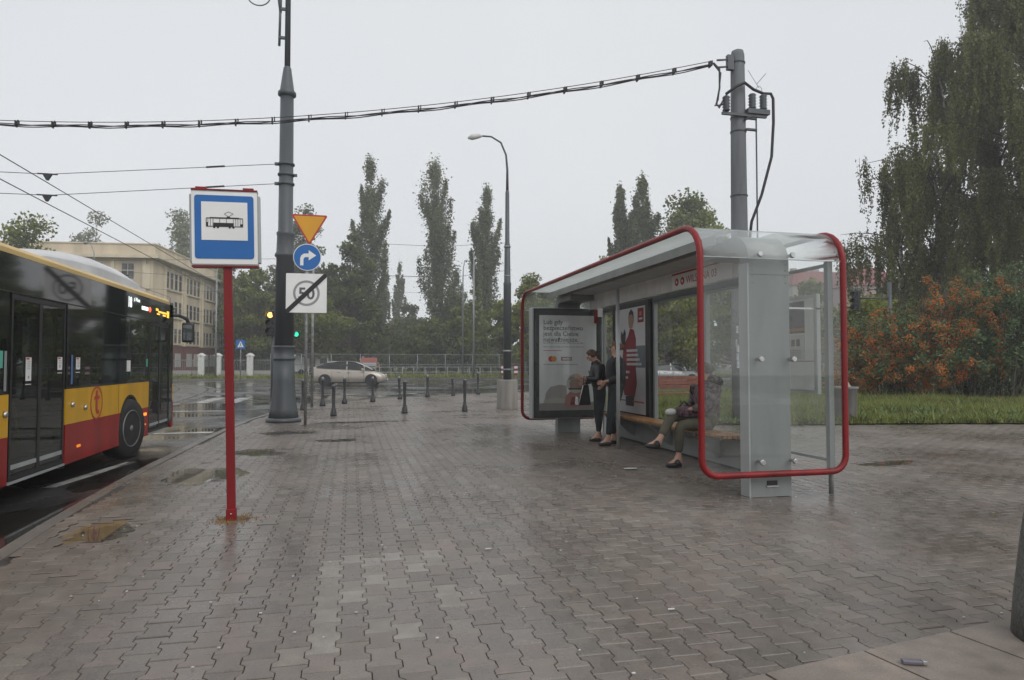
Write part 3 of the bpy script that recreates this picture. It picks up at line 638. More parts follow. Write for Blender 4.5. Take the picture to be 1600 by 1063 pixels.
# orange berried bush
m_berry = M('orange_berry', (0.62, 0.165, 0.012), 0.4, var=0.35, scale=1.5)
lf_bush = leafmat('grey_green_leaf', (0.049, 0.087, 0.034), (0.196, 0.280, 0.119))
def berry_bush(cx, cy, W, Dp, H, label, seed, n=95, orange=0.5, left=True):
    r_ = np.random.default_rng(seed); t = thing('berry_bush', label, 'bush', (cx, cy, 0), group='orange berried bushes behind the lawn'); br = MB(); C = []; T = []; Bc = []
    for i in range(n*4):
        x0 = cx+r_.uniform(-.42, .42)*W; y0 = cy+r_.uniform(-.4, .4)*Dp; prof = max(.25, 1-abs((x0-cx)/(W*.5))**2.4); h = H*prof*r_.uniform(.3, 1.0)
        a = r_.uniform(0, 2*PI); rr = r_.uniform(.5, 1.6); tip = Vector((x0+math.cos(a)*rr, y0+math.sin(a)*rr, h*r_.uniform(.72, .98))); top = Vector((x0+math.cos(a)*rr*.4, y0+math.sin(a)*rr*.4, h*1.03)); p0 = Vector((x0, y0, 0.0))
        if i % 3 == 0: br.tube([p0, p0.lerp(top, .6), top, tip], [.03, .02, .012, .004], 4, caps=False)
        m = 90; s = r_.beta(3, 1.4, m); c = np.outer((1-s)**2, p0)+np.outer(2*s*(1-s), top)+np.outer(s*s, tip)+r_.normal(0, .12, (m, 3)); C.append(c); T.append(r_.normal(.38, .18, m)+r_.normal(0, .14))
        if r_.random() < orange*(1.25-.9*(x0-cx+W*.5)/W if left else .6):
            m = int(r_.uniform(60, 190)); s = r_.uniform(.25, 1, m); Bc.append(np.outer((1-s)**2, p0)+np.outer(2*s*(1-s), top)+np.outer(s*s, tip)+r_.normal(0, .085, (m, 3)))
    br.build('branches', bark, t, fix=False); leaves('foliage', np.concatenate(C), 0.14, lf_bush, t, np.concatenate(T), aspect=.6)
    Bc = np.concatenate(Bc); k = len(Bc); octv = np.array([[1, 0, 0], [-1, 0, 0], [0, 1, 0], [0, -1, 0], [0, 0, 1], [0, 0, -1]])*.030
    V = (Bc[:, None]+octv[None]*r_.uniform(.6, 1.3, (k, 1, 1))).reshape(-1, 3); f = np.array([[0, 2, 4], [2, 1, 4], [1, 3, 4], [3, 0, 4], [2, 0, 5], [1, 2, 5], [3, 1, 5], [0, 3, 5]])
    o = bulk('berries', V-np.array([cx, cy, 0])[None], (np.arange(k)[:, None, None]*6+f[None]).reshape(-1, 3), m_berry, t); o['kind'] = 'stuff'; return t
x, y = at_px(1398, 28); berry_bush(x, y, 4.6, 3.0, 3.9, 'bush thick with orange berries nearest the shelter', 3, n=60, orange=.85)
x, y = at_px(1495, 27); berry_bush(x, y, 5.6, 3.4, 5.0, 'taller bush with orange berries in the middle of the thicket', 4, n=85, orange=.62)
x, y = at_px(1605, 26); berry_bush(x, y, 5.6, 3.4, 5.7, 'dark green bush with few berries at the right edge', 6, n=85, orange=.28, left=False)
x, y = at_px(1360, 33); broadleaf(x, y, 4.6, 5, 'green shrub behind the berry bushes by the traffic signal', lf_mid, .3, n=7000, leaf=.2, airy=.3, name='shrub', group='bushes')

# ------------------------------------------------------------------ buildings
brick_red = M('dull_red_plinth', (0.20, 0.075, 0.062), 0.8, var=0.15, scale=1)
cream = M('cream_render', (0.68, 0.575, 0.42), 0.85, var=0.13, scale=0.6, streak=True)
cream_l = M('pale_cream_trim', (0.70, 0.62, 0.47), 0.8, var=0.08, scale=1)
win_gl = M('window_glass_dark', (0.035, 0.04, 0.045), 0.12, var=0.4, scale=0.8)
win_cu = M('window_glass_curtained', (0.13, 0.125, 0.115), 0.15, var=0.5, scale=1.4)
win_fr = M('window_frame_white', (0.55, 0.54, 0.52), 0.6)
x, y = at_px(240, 73)
school = thing('school_building', 'cream three storey school with cornice and red plinth behind the bus', 'building', (x, y, 0))
# local frame: +v recedes along the long side, -u runs along the short front; built turned by the root
school.rotation_euler[2] = -math.radians(6.2); SX, SY = x, y
def sl(u, v, z): return (SX+u, SY+v, z)     # unrotated; the root's turn applies to children
rows = [(9.85, 11.85), (6.7, 8.6), (3.65, 5.45)]
wl = MB(); FL, LL = 38.0, 62.0
wl.box(SX-FL, SX-.35, SY+.35, SY+LL, 3.35, 12.6); wl.build('wall', cream, school)
B('plinth', brick_red, school, SX-FL-.1, SX+.05-.3, SY+.25, SY+LL+.1, 0, 3.3)
B('cornice', cream_l, school, SX-FL-.8, SX+.45, SY-.45, SY+LL+.8, 12.6, 12.95)
B('parapet', cream, school, SX-FL-.2, SX-.05, SY+.05, SY+LL, 12.95, 14.1)
B('roof_coping', cream_l, school, SX-FL-.3, SX+.05, SY-.05, SY+LL, 14.1, 14.22)
def school_window(kind, c, z0, z1, w):
    """kind 0: long side (faces +u), 1: short front (faces -v)"""
    if kind == 0:
        f = B('window', win_fr, school, SX-.45, SX-.32, SY+c-w/2, SY+c+w/2, z0, z1); m = MB()
        for a in (0, 1): m.box(SX-.40, SX-.30, SY+c-w/2+.07+a*(w/2-.03), SY+c-.035+a*(w/2-.03)-.0, z0+.08, z1-.75)
        for a in (0, 1): m.box(SX-.40, SX-.30, SY+c-w/2+.07+a*(w/2-.03), SY+c-.035+a*(w/2-.03), z1-.68, z1-.08)
    else:
        f = B('window', win_fr, school, SX+c-w/2, SX+c+w/2, SY+.32, SY+.45, z0, z1); m = MB()
        for a in (0, 1):
            m.box(SX+c-w/2+.07+a*(w/2-.03), SX+c-.035+a*(w/2-.03), SY+.30, SY+.40, z0+.08, z0+(z1-z0)*.52); m.box(SX+c-w/2+.07+a*(w/2-.03), SX+c-.035+a*(w/2-.03), SY+.30, SY+.40, z0+(z1-z0)*.58, z1-.08)
    m.build('pane', random.choice((win_gl, win_gl, win_cu)), f)
for g_ in range(8):
    v0 = 3.9+g_*6.5
    for z0, z1 in rows:
        for k in range(4): school_window(0, v0+.5+k*1.38, z0, z1, .86)
    for k in range(5): B('pilaster', cream_l, school, SX-.34, SX-.16, SY+v0-.38+k*1.38, SY+v0-.02+k*1.38+(.0), 3.4, 12.5) if k in (0, 4) else None
    for z0, z1 in rows: B('sill', cream_l, school, SX-.34, SX-.2, SY+v0-.02, SY+v0+5.12, z0-.18, z0-.04)
    for k in range(2): B('window', win_fr, school, SX-.26, SX-.2, SY+v0+.4+k*2.6, SY+v0+2.2+k*2.6, .9, 2.5)
for k in range(9):
    for z0, z1 in rows[:2] + rows[2:]: school_window(1, -2.9-k*3.2, z0+.5 if z1 > 11 else z0, z1+.3 if z1 > 11 else z1, 1.35)
    B('pilaster', cream_l, school, SX-1.35-k*3.2, SX-1.0-k*3.2, SY+.14, SY+.34, 3.4, 12.5)
for z0, z1 in ((9.3, 12.0),): B('panel', cream_l, school, SX-1.0, SX-.6, SY+.2, SY+.34, z0, z1)

pink = M('dusty_pink_render', (0.34, 0.25, 0.235), 0.85, var=0.08, scale=0.4, streak=True)
greyr = M('grey_render', (0.36, 0.34, 0.32), 0.85, var=0.08, scale=0.4, streak=True)
roofred = M('red_sheet_roof', (0.23, 0.05, 0.055), 0.5, var=0.12, scale=1)
def block(px0, px1, D, top, roofz, label, wallm, yaw, depth=14, floors=5, balcony=True):
    a = Vector((*at_px(px0, D), 0)); b = Vector((*at_px(px1, D), 0)); W = (b-a).length
    root = thing('apartment_block', label, 'building', (0, 0, 0)); m = MB()
    m.box(0, W, 0, depth, 0, roofz); m.build('wall', wallm, root)
    r = MB(); r.add([(-.3, -.3, roofz), (W+.3, -.3, roofz), (W+.3, depth+.3, roofz), (-.3, depth+.3, roofz), (.9, .9, top), (W-.9, .9, top), (W-.9, depth-.9, top), (.9, depth-.9, top)], [(0, 1, 5, 4), (1, 2, 6, 5), (2, 3, 7, 6), (3, 0, 4, 7), (4, 5, 6, 7)]); rf = r.build('roof', roofred, root)
    B('chimney', greyr, rf, W*.6, W*.6+1.2, 3, 4, top-.2, top+1.1); B('chimney', greyr, rf, W*.2, W*.2+.8, 3, 4, top-.2, top+.8)
    fh = roofz/floors
    for f in range(floors):
        nw = max(2, int(W/2.9))
        for k in range(nw):
            c = (k+.5)*W/nw; z = f*fh+.95; w = B('window', win_fr, root, c-.7, c+.7, -.05, .05, z, z+1.45)
            mm = MB(); mm.box(c-.62, c-.04, -.07, 0, z+.08, z+1.37); mm.box(c+.04, c+.62, -.07, 0, z+.08, z+1.37); mm.build('pane', win_gl, w)
            if balcony and k % 3 == 1 and f: bal = B('balcony', greyr, root, c-1.3, c+1.3, -1.15, -.02, z-1.0, z-.1)
        for k in range(4): B('window', win_fr, root, W-.04, W+.05, 1.5+k*3.2, 2.8+k*3.2, f*fh+.95, f*fh+2.4)
    root.location = a; root.rotation_euler[2] = math.atan2(b.y-a.y, b.x-a.x)+yaw; return root
block(1240, 1330, 118, 17.5, 14.9, 'grey apartment block with balconies seen through the end glass', greyr, .18)
block(1322, 1392, 104, 16.0, 13.2, 'dusty pink apartment block with red roof right of the shelter', pink, -.1, depth=10)
block(1385, 1490, 112, 14.6, 13.2, 'pale grey block behind the hanging birch branches', greyr, .05, balcony=False)
x, y = at_px(612, 168)
hs_ = thing('yellow_house', 'small ochre house glimpsed in the road gap between trees', 'house', (x, y, 0)); ochre = M('ochre_render', (0.42, 0.27, 0.12), 0.8)
B('wall', ochre, hs_, x-4, x+4, y, y+8, 0, 8); r = MB(); r.add([(x-4.4, y-.4, 8), (x+4.4, y-.4, 8), (x+4.4, y+8.4, 8), (x-4.4, y+8.4, 8), (x, y-.4, 12), (x, y+8.4, 12)], [(0, 1, 4), (2, 3, 5), (1, 2, 5, 4), (3, 0, 4, 5), (0, 3, 2, 1)]); r.build('roof', roofred, hs_)
for k in (-2, 1): w = B('window', win_fr, hs_, x+k, x+k+1.2, y-.05, y+.05, 4.5, 6); B('pane', win_gl, w, x+k+.1, x+k+1.1, y-.07, y, 4.6, 5.9)

# fences at the far side
rail_p = M('grey_white_rail', (.40, .40, .39), .6)
fen = thing('white_railing', 'low white railing along the far verge', 'railing', (0, 68.5, 0))
for k in range(36):
    xx = -4+k*1.12; B('post', rail_p, fen, xx, xx+.07, 68.5, 68.57, 0, 1.0)
B('rail', rail_p, fen, -4, 37, 68.48, 68.5, .95, 1.0); B('rail', rail_p, fen, -4, 37, 68.48, 68.5, .45, .5)
mf = thing('mesh_fence', 'tall grey mesh fence with steel posts beyond the railing', 'fence', (0, 74, 0))
for k in range(24): xx = -8+k*3.0; MB().tube([(xx, 74, 0), (xx, 74, 2.35)], .05, 6).build('post', galv, mf)
for z in (.15, 1.2, 2.3): MB().tube([(-8, 74, z), (61, 74, z)], .03, 5).build('rail', galv, mf)
mesh_m = MB(); 
for k in range(340): xx = -8+k*.2; mesh_m.box(xx, xx+.012, 73.99, 74.0, .1, 2.3)
w_ = mesh_m.build('wire_mesh', galv, mf); w_['kind'] = 'stuff'
sf = thing('school_fence', 'railing with white capped pillars in front of the school', 'fence', (-30, 66, 0))
sfx = []
for c in (170, 245, 315, 341, 391, 455):
    xx, yy = at_px(c, 66.5); sfx.append((xx, yy)); p = B('pillar', offwhite, sf, xx-.28, xx+.28, yy-.28, yy+.28, 0, 2.05)
    MB().lathe([(.42, 2.05), (.42, 2.13), (.12, 2.35)], (xx, yy, 0), 4, smooth=False).build('pillar_cap', offwhite, sf)
gm_green = M('green_gate_paint', (0.04, 0.12, 0.07), 0.5)
for i, ((x0, y0), (x1, y1)) in enumerate(zip(sfx, sfx[1:])):
    m = MB(); n = max(6, int((x1-x0)/.16))
    for k in range(n): t = k/n; xx, yy = x0+(x1-x0)*t, y0+(y1-y0)*t; m.box(xx-.012, xx+.012, yy-.012, yy+.012, .15, 1.75)
    m.tube([(x0, y0, 1.65), (x1, y1, 1.65)], .03, 5); m.tube([(x0, y0, .3), (x1, y1, .3)], .03, 5); o = m.build('railing_panel', gm_green if i == 2 else galv, sf); o['kind'] = 'stuff'
    if i != 2: m = MB(); d = Vector((x1-x0, y1-y0, 0)).normalized(); nn_ = Vector((-d.y, d.x, 0))*.12; m.prism([(0, 0), (1, 0), (1, .65), (0, .65)], (x0, y0, 0), (x1-x0, y1-y0, 0), (0, 0, 1), nn_).build('low_wall', greyr, sf)
# boards, kiosk, van in the background
x, y = at_px(576, 78); kb = thing('billboard', 'red and white advertising board behind the car roof', 'billboard', (x, y, 0)); B('board', print_mat('faded_red_print', (0.42, .12, .10)), kb, x-.95, x+.95, y, y+.12, 1.0, 2.0); B('lower_panel', print_mat('pale_blue_print', (0.4, .5, .55)), kb, x-.85, x+.85, y-.03, y-.005, 1.05, 1.4)
for s_ in (-.8, .8): B('leg', galv, kb, x+s_-.05, x+s_+.05, y+.02, y+.1, 0, 1.0)
x, y = at_px(493, 80); van = thing('white_van', 'white delivery van parked behind the trees left of the moving car', 'van', (x, y, 0)); B('body', white_p, van, x-2.4, x+1.4, y, y+1.9, .35, 2.3, .12); B('cab', white_p, van, x+1.4, x+2.5, y+.05, y+1.85, .35, 1.6, .12); B('window', win_gl, van, x+.5, x+1.3, y-.02, y+.05, 1.3, 1.95)
for s_ in (-1.6, 1.7):
    MB().lathe([(.33, -.0), (.33, .2)], (x+s_, y-.01, .33), 16, 'y').build('wheel', blackrub, van)
for c, lb in ((786, 'left'), (806, 'right')):
    x, y = at_px(c, 60); hz = thing('hazard_plate', 'striped red and white hazard plate %s of the lamp post' % lb, 'road sign', (x, y, 0)); B('post', galv, hz, x-.03, x+.03, y, y+.05, 0, .3)
    for k in range(5): B('stripe', white_p if k % 2 else red, hz, x-.16, x+.16, y-.02, y, .3+k*.2, .5+k*.2)

# ------------------------------------------------------------------ poles, lamps, signs
# wide fluted tram and lamp mast
mx_, my_ = -1.53, 16.9
mast = thing('ornate_mast', 'massive grey fluted mast at the kerb carrying wires and a scrolled lamp arm', 'street lamp', (mx_, my_, 0))
MB().lathe([(.40, 0), (.40, .07), (.36, .10)], (mx_, my_, 0), 32).build('foot_ring', pole_grey, mast)
MB().lathe([(.345, .10), (.305, .3), (.27, .6), (.245, .95), (.235, 1.45)], (mx_, my_, 0), 48, flute=.05).build('fluted_base', pole_grey, mast)
MB().lathe([(.245, 1.45), (.26, 1.47), (.26, 1.50), (.235, 1.52), (.235, 1.72), (.26, 1.74), (.26, 1.77), (.225, 1.79)], (mx_, my_, 0), 32).build('collar', pole_grey, mast)
MB().lathe([(.225, 1.79), (.20, 3.86), (.24, 3.9), (.24, 3.94), (.205, 4.0), (.19, 4.38), (.205, 4.42), (.205, 4.46), (.17, 4.5), (.155, 7.72)], (mx_, my_, 0), 32).build('shaft', pole_grey, mast)
MB().lathe([(.155, 7.72), (.21, 7.76), (.21, 7.83), (.165, 7.88), (.09, 8.42), (.065, 8.46)], (mx_, my_, 0), 32).build('cone_cap', pole_grey, mast)
MB().lathe([(.068, 8.46), (.05, 13.6), (.001, 13.75)], (mx_, my_, 0), 16).build('upper_tube', pole_grey, mast)
arm = MB(); ax = mx_-.17
arm.tube([(ax-.02, my_, 8.95), (ax, my_, 10.2)], .03, 8)
for z in (9.15, 9.85): arm.box(ax-.03, mx_, my_-.03, my_+.03, z-.03, z+.03)
arm.tube([(ax, my_, 9.75), (ax-.02, my_, 10.1), (ax-.15, my_, 10.28), (ax-.5, my_, 10.50), (ax-1.0, my_, 10.52), (ax-1.5, my_, 10.20)], [.03, .055, .045, .035, .03, .03], 8)
arm.tube([(ax-.5+.27*math.cos(t), my_, 10.13+.26*math.sin(t)) for t in np.linspace(-2.6, 2.8, 20)], .014, 6)
arm.tube([(ax-.5+.08*math.cos(t), my_, 10.13+.08*math.sin(t)) for t in np.linspace(0, 6, 10)], .02, 6)
arm.build('scroll_arm', pole_grey, mast)
MB().box(ax-1.95, ax-1.37, my_-.15, my_+.15, 10.0, 10.18, .05).build('lamp_head', pole_grey, mast)
cl = MB()
for z in (6.1, 5.63, 5.85): cl.lathe([(.18, z-.03), (.195, z-.02), (.195, z+.02), (.18, z+.03)], (mx_, my_, 0), 24); cl.box(mx_-.26, mx_-.17, my_-.04, my_+.04, z-.03, z+.03) if z != 5.85 else cl.box(mx_+.17, mx_+.25, my_-.03, my_+.03, z-.03, z+.03)
cl.build('wire_clamp', pole_grey, mast)

# curved street lamp on a concrete drum
lx, ly = 4.62, 20.2
lamp = thing('street_lamp', 'slim grey street lamp with curved arm rising from a round concrete drum', 'street lamp', (lx, ly, 0))
MB().lathe([(.33, 0), (.32, .02), (.31, .84), (.28, .88)], (lx, ly, 0), 32).build('concrete_drum', M('drum_concrete', (.22, .205, .185), .75, var=.15, streak=True, bump=.3), lamp)
MB().lathe([(.125, .86), (.115, 3.75), (.125, 3.78), (.10, 3.85), (.085, 5.0), (.07, 5.02), (.06, 6.6), (.045, 6.65)], (lx, ly, 0), 20).build('shaft', pole_grey, lamp)
MB().tube([(lx, ly, 6.6), (lx, ly, 7.3), (lx-.04, ly, 7.75), (lx-.2, ly, 8.12), (lx-.5, ly, 8.28), (lx-.85, ly, 8.28)], [.045, .035, .03, .028, .026, .025], 10).build('arm', pole_grey, lamp)
MB().tube([(lx-.78, ly, 8.28), (lx-.9, ly, 8.27), (lx-1.1, ly, 8.22), (lx-1.22, ly, 8.18)], [.03, .075, .09, .03], 12).build('lamp_head', offwhite, lamp)
for z in (1.16, 1.72, 4.0, 4.9): MB().lathe([(.128 if z < 3.8 else .1, z), (.133 if z < 3.8 else .105, z+.01), (.133 if z < 3.8 else .105, z+.04), (.128 if z < 3.8 else .1, z+.05)], (lx, ly, 0), 20).build('band', galv, lamp)

# concrete feeder mast behind the shelter
ux, uy = 8.62, 13.9
um = thing('concrete_mast', 'thick round concrete mast behind the shelter with insulators and feeder cable', 'utility pole', (ux, uy, 0))
MB().lathe([(.205, 0), (.20, 2), (.185, 4.5), (.155, 8.45), (.13, 8.56), (.05, 8.60)], (ux, uy, 0), 28).build('shaft', concrete_pole, um)
def band(z, r): return MB().lathe([(r, z-.02), (r+.015, z-.015), (r+.015, z+.015), (r, z+.02)], (ux, uy, 0), 24)
for z, r in ((8.28, .157), (7.0, .163), (6.68, .168), (5.2, .18)): band(z, r).build('band', pole_grey, um)
sh = MB(); sh.tube([(ux-.14, uy-.05, 8.34), (ux-.56, uy-.06, 8.27)], .022, 6); sh.tube([(ux-.14, uy-.05, 8.18), (ux-.58, uy-.06, 8.10)], .022, 6); sh.box(ux-.3, ux-.15, uy-.1, uy, 8.08, 8.42)
sh.build('strain_bracket', pole_grey, um)
br = MB(); br.box(ux-.52, ux+.6, uy-.22, uy-.16, 6.98, 7.04); br.box(ux+.1, ux+.66, uy-.26, uy-.14, 7.05, 7.16); br.tube([(ux+.05, uy-.2, 6.9), (ux+.42, uy-.2, 7.1)], .03, 6)
for z in (6.98, 6.72): br.box(ux+.1, ux+.36, uy-.2, uy-.12, z-.04, z)
br.build('cross_bracket', pole_grey, um)
ins = [(.09 if k % 2 else .06, k*.035) for k in range(11)]
for dx, z in ((-.42, 7.05), (.24, 7.16), (.52, 7.16)): MB().lathe(ins, (ux+dx, uy-.2, z), 14).build('insulator', pole_grey, um)
fc = MB(); fc.tube([(ux-.42, uy-.2, 7.45), (ux-.2, uy-.24, 7.62), (ux, uy-.28, 7.72), (ux+.25, uy-.24, 7.6), (ux+.52, uy-.2, 7.55), (ux+.72, uy-.2, 7.56), (ux+.78, uy-.2, 7.45), (ux+.78, uy-.2, 6.9), (ux+.72, uy-.2, 6.1), (ux+.45, uy-.2, 5.2), (ux+.24, uy-.12, 4.6), (ux+.2, uy, 3.8), (ux+.22, uy, 0)], .033, 8)
fc.tube([(ux-.65, uy-.06, 8.2), (ux-.52, uy-.1, 8.05), (ux-.55, uy-.15, 7.6), (ux-.66, uy-.2, 7.2), (ux-.6, uy-.2, 7.12), (ux-.42, uy-.2, 7.42)], .022, 7)
fc.tube([(ux-.65, uy-.08, 8.16), (ux-.5, uy-.12, 7.95), (ux-.62, uy-.2, 7.3), (ux-.72, uy-.22, 7.15), (ux-.5, uy-.2, 7.2)], .018, 7)
fc.build('feeder_cable', cable_m, um)
MB().tube([(ux+.36, uy-.16, 7.06), (ux+.36, uy-.16, 2.0)], .018, 6).build('conduit', pole_grey, um)
sp = MB(); sp.tube([(ux+.42, uy-.2, 7.66), (ux+.14, uy-.2, 8.05)], .006, 4); sp.tube([(ux+.36, uy-.2, 7.75), (ux+.6, uy-.2, 8.02)], .006, 4)
sp.tube([(ux+.42+.07*math.cos(t), uy-.2, 7.62+.09*math.sin(t)) for t in np.linspace(-.3, 3.4, 8)], .006, 4); sp.build('bird_spike', pole_grey, um)
for k, (z, a, w) in enumerate(((1.62, .3, .15), (1.44, .25, .17), (1.27, .3, .16), (1.75, -.1, .12), (2.05, .2, .14))):
    m = MB(); m.add([(ux-(.212)*math.cos(a+q), uy-.212*math.sin(a+q+1.0), z+dz) for dz in (0, .16) for q in (-.35, 0, .35)], [(0, 1, 4, 3), (1, 2, 5, 4)]); m.build('paper_notice', M('notice_paper%d' % k, (.5, .52, .55), .6, var=.2, scale=14), um, fix=False)

# tram catenary wires and the bundled feeder cable
P0, P1 = Vector((ux-.68, uy-.05, 8.2)), Vector((-7.7, 17.5, 6.72))
fd = thing('feeder_line', 'bundle of black feeder cables clamped together, crossing the sky from the concrete mast', 'cable', (ux-.68, uy, 0))
dv = P1-P0
def cp(t, dz, dy): q = P0+dv*t; return Vector((q.x, q.y+dy, 8.17-3.32*t+1.94*t*t+dz))
ts = np.linspace(0, 2.3, 120)
for j, (dz, dy, r) in enumerate(((.055, 0, .009), (0, .03, .013), (-.05, -.02, .013), (-.02, -.05, .012))):
    MB().tube([cp(t, dz+(.018*math.sin(t*55+j) if j else .02), dy) for t in ts], r, 5).build('cable', cable_m, fd)
for k in range(38):
    t = k*.0515+.003; q = cp(t, 0, 0); m = MB(); m.box(q.x-.014, q.x+.014, q.y-.05, q.y+.05, q.z-.065, q.z+.075); m.box(q.x+.04, q.x+.058, q.y-.04, q.y+.04, q.z-.01, q.z+.09); m.build('cable_clamp', cable_m, fd)
def wire(name, pts, label, r=.009, cat='wire', group='tram overhead wires'):
    o = MB().tube(pts, r, 5).build(name, wire_m); tag(o, label, cat, group); return o
wire('span_wire', [(mx_-.2, my_, 6.1), (-6.53, my_, 5.55), (-16, my_+.2, 5.5)], 'upper cross wire tied to the ornate mast', .008)
wire('span_wire', [(mx_-.2, my_, 5.63), (-6.53, my_, 5.08), (-16, my_+.2, 5.05)], 'lower cross wire tied to the ornate mast', .008)
for zz, lab in ((5.55, 'clamp where upper cross wire meets the tram wire'), (5.08, 'clamp where lower cross wire meets the tram wire')):
    m = MB(); m.box(-6.75, -6.35, my_-.012, my_+.012, zz-.012, zz+.016); m.prism([(0, 0), (.2, 0), (.12, -.14), (.08, -.14)], (-6.65, my_-.02, zz), (1, 0, 0), (0, 0, 1), (0, .04, 0)); o = m.build('wire_clamp', cable_m); tag(o, lab, 'wire clamp')
    o = MB().tube([(-3.3, my_, zz+.37), (-2.9, my_, zz+.42)], .022, 6).build('wire_insulator', cable_m); tag(o, 'small insulator on the %s cross wire near the mast' % ('upper' if zz > 5.3 else 'lower'), 'insulator')
wire('contact_wire', [(-6.5, -5, 5.30), (-6.5, 16.9, 5.33), (-6.55, 40, 5.35), (-7.6, 52, 5.4), (-14, 62, 5.5)], 'higher tram wire running away over the bus', .011)
wire('contact_wire', [(-6.5, -5, 4.86), (-6.5, 16.9, 4.87), (-6.55, 40, 4.95), (-7.6, 52, 5.0), (-14, 62, 5.1)], 'lower tram wire running away over the bus', .011)
wire('contact_wire', [(-9.8, -5, 5.0), (-9.8, 20, 5.0), (-10, 42, 5.1), (-14, 60, 5.2)], 'farther tram wire over the left edge of the bus', .011)
for yy, za, xa, xb in ((38, 6.0, -18, 4), (48, 6.2, -24, 8), (30, 5.6, -16, -3)):
    wire('span_wire', [(xa, yy, za+.2), ((xa+xb)/2, yy, za-.15), (xb, yy+1, za+.3)], 'thin cross wire in front of the school at %s' % {38: 'mid distance', 48: 'far distance', 30: 'near distance'}[yy], .008)
wire('span_wire', [at_px(580, 62)+(12.3,), at_px(690, 62)+(12.0,), (lx*3.05, ly*3.0, 12.4)], 'highest far wire crossing between the poplars', .018)
wire('span_wire', [at_px(560, 60)+(9.2,), at_px(700, 60)+(8.9,), at_px(800, 60)+(9.6,)], 'lower far wire crossing between the poplars', .018)

# tram stop sign on its red post
s0x, s0y = -1.01, 6.46
stop = thing('tram_stop_sign', 'blue and white tram stop sign on a leaning square red post', 'sign', (s0x, s0y, 0))
B('post', red, stop, s0x-.035, s0x+.035, s0y-.03, s0y+.03, 0, 2.26, .004)
B('post_foot', red, stop, s0x-.042, s0x+.042, s0y-.037, s0y+.037, 0, .10, .004); MB().sphere((s0x, s0y-.04, .06), .009, 8, 5).build('bolt', steel, stop)
bx = s0x-.02
B('box_case', lt_al, stop, bx-.268, bx+.278, s0y-.05, s0y+.05, 2.24, 2.90, .006)
for sx2 in (-.275, .285): B('side_rail', lt_al, stop, bx+sx2-.012, bx+sx2+.012, s0y-.02, s0y+.06, 2.27, 2.87, .003)
B('edge_strip', red, stop, bx-.268, bx+.278, s0y-.055, s0y+.05, 2.225, 2.238); B('edge_strip', red, stop, bx-.268, bx+.278, s0y-.055, s0y+.05, 2.902, 2.915)
for q in (-.19, .20): B('hanger', red, stop, bx+q-.045, bx+q+.045, s0y-.03, s0y+.04, 2.915, 2.937)
sgn_w = print_mat('sign_white', (.82, .82, .80), .35); sgn_b = print_mat('sign_blue', (.008, .13, .42), .3); sgn_k = print_mat('sign_black', (.01, .01, .012), .4); sgn_y = print_mat('sign_yellow', (.70, .33, .01), .35); sgn_r = print_mat('sign_red', (.45, .03, .02), .35); sgn_g = print_mat('sign_grey', (.27, .28, .28), .4)
fy = s0y-.054
def rrect(w, h, r, n=5):
    P = []
    for cx, cy, a0 in ((w/2-r, h/2-r, 0), (-w/2+r, h/2-r, 90), (-w/2+r, -h/2+r, 180), (w/2-r, -h/2+r, 270)):
        for k in range(n+1): a = math.radians(a0+90*k/n); P.append((cx+r*math.cos(a), cy+r*math.sin(a)))
    return P
def face(name, poly, mat, parent, c, y, d=.003): return MB().prism(poly, (c[0], y, c[1]), (1, 0, 0), (0, 0, 1), (0, d, 0)).build(name, mat, parent)
cz = 2.57
face('sign_face', rrect(.540, .635, .012), sgn_w, stop, (bx+.005, cz), fy, .006)
face('blue_field', rrect(.486, .560, .025), sgn_b, stop, (bx+.003, cz+.008), fy-.004)
face('white_field', rrect(.378, .338, .002), sgn_w, stop, (bx+.005, cz+.06), fy-.008)
tc_ = (bx+.005, cz+.045); pic = MB(); yk = fy-.011
def pr(poly): pic.prism(poly, (tc_[0], yk, tc_[1]), (1, 0, 0), (0, 0, 1), (0, .002, 0))
def rc(x0, x1, z0, z1): pr([(x0, z0), (x1, z0), (x1, z1), (x0, z1)])
rc(-.15, .15, .036, .043); rc(-.12, .12, .0435, .0475); rc(-.09, .075, -.030, -.001)
for a, b in ((-.152, -.147), (.147, .152), (-.137, -.134), (-.117, -.114), (-.096, -.092), (-.041, -.038), (.015, .018), (.070, .073), (.09, .093), (.108, .111), (.127, .13)): rc(a, b, -.03, .0355)
rc(-.152, -.134, -.03, .003); rc(.13, .152, -.028, -.010); rc(-.152, .152, -.0365, -.0305)
for c in (-.085, -.055, .042, .072): pr([(c+.010*math.cos(t), -.040+.010*math.sin(t)) for t in np.linspace(0, 2*PI, 10)[:-1]])
rc(.018, .046, .048, .055)
for (a, b) in (((.032, .055), (-.002, .078)), ((-.002, .078), (.032, .098)), ((.032, .098), (.072, .080)), ((.072, .080), (.032, .055))):
    d = Vector((b[0]-a[0], b[1]-a[1])).normalized(); n_ = Vector((-d.y, d.x))*.0013; pr([(a[0]-n_.x, a[1]-n_.y), (b[0]-n_.x, b[1]-n_.y), (b[0]+n_.x, b[1]+n_.y), (a[0]+n_.x, a[1]+n_.y)])
pic.build('tram_pictogram', sgn_k, stop)
stop.rotation_euler = (0, math.radians(-1.5), math.radians(2.5))

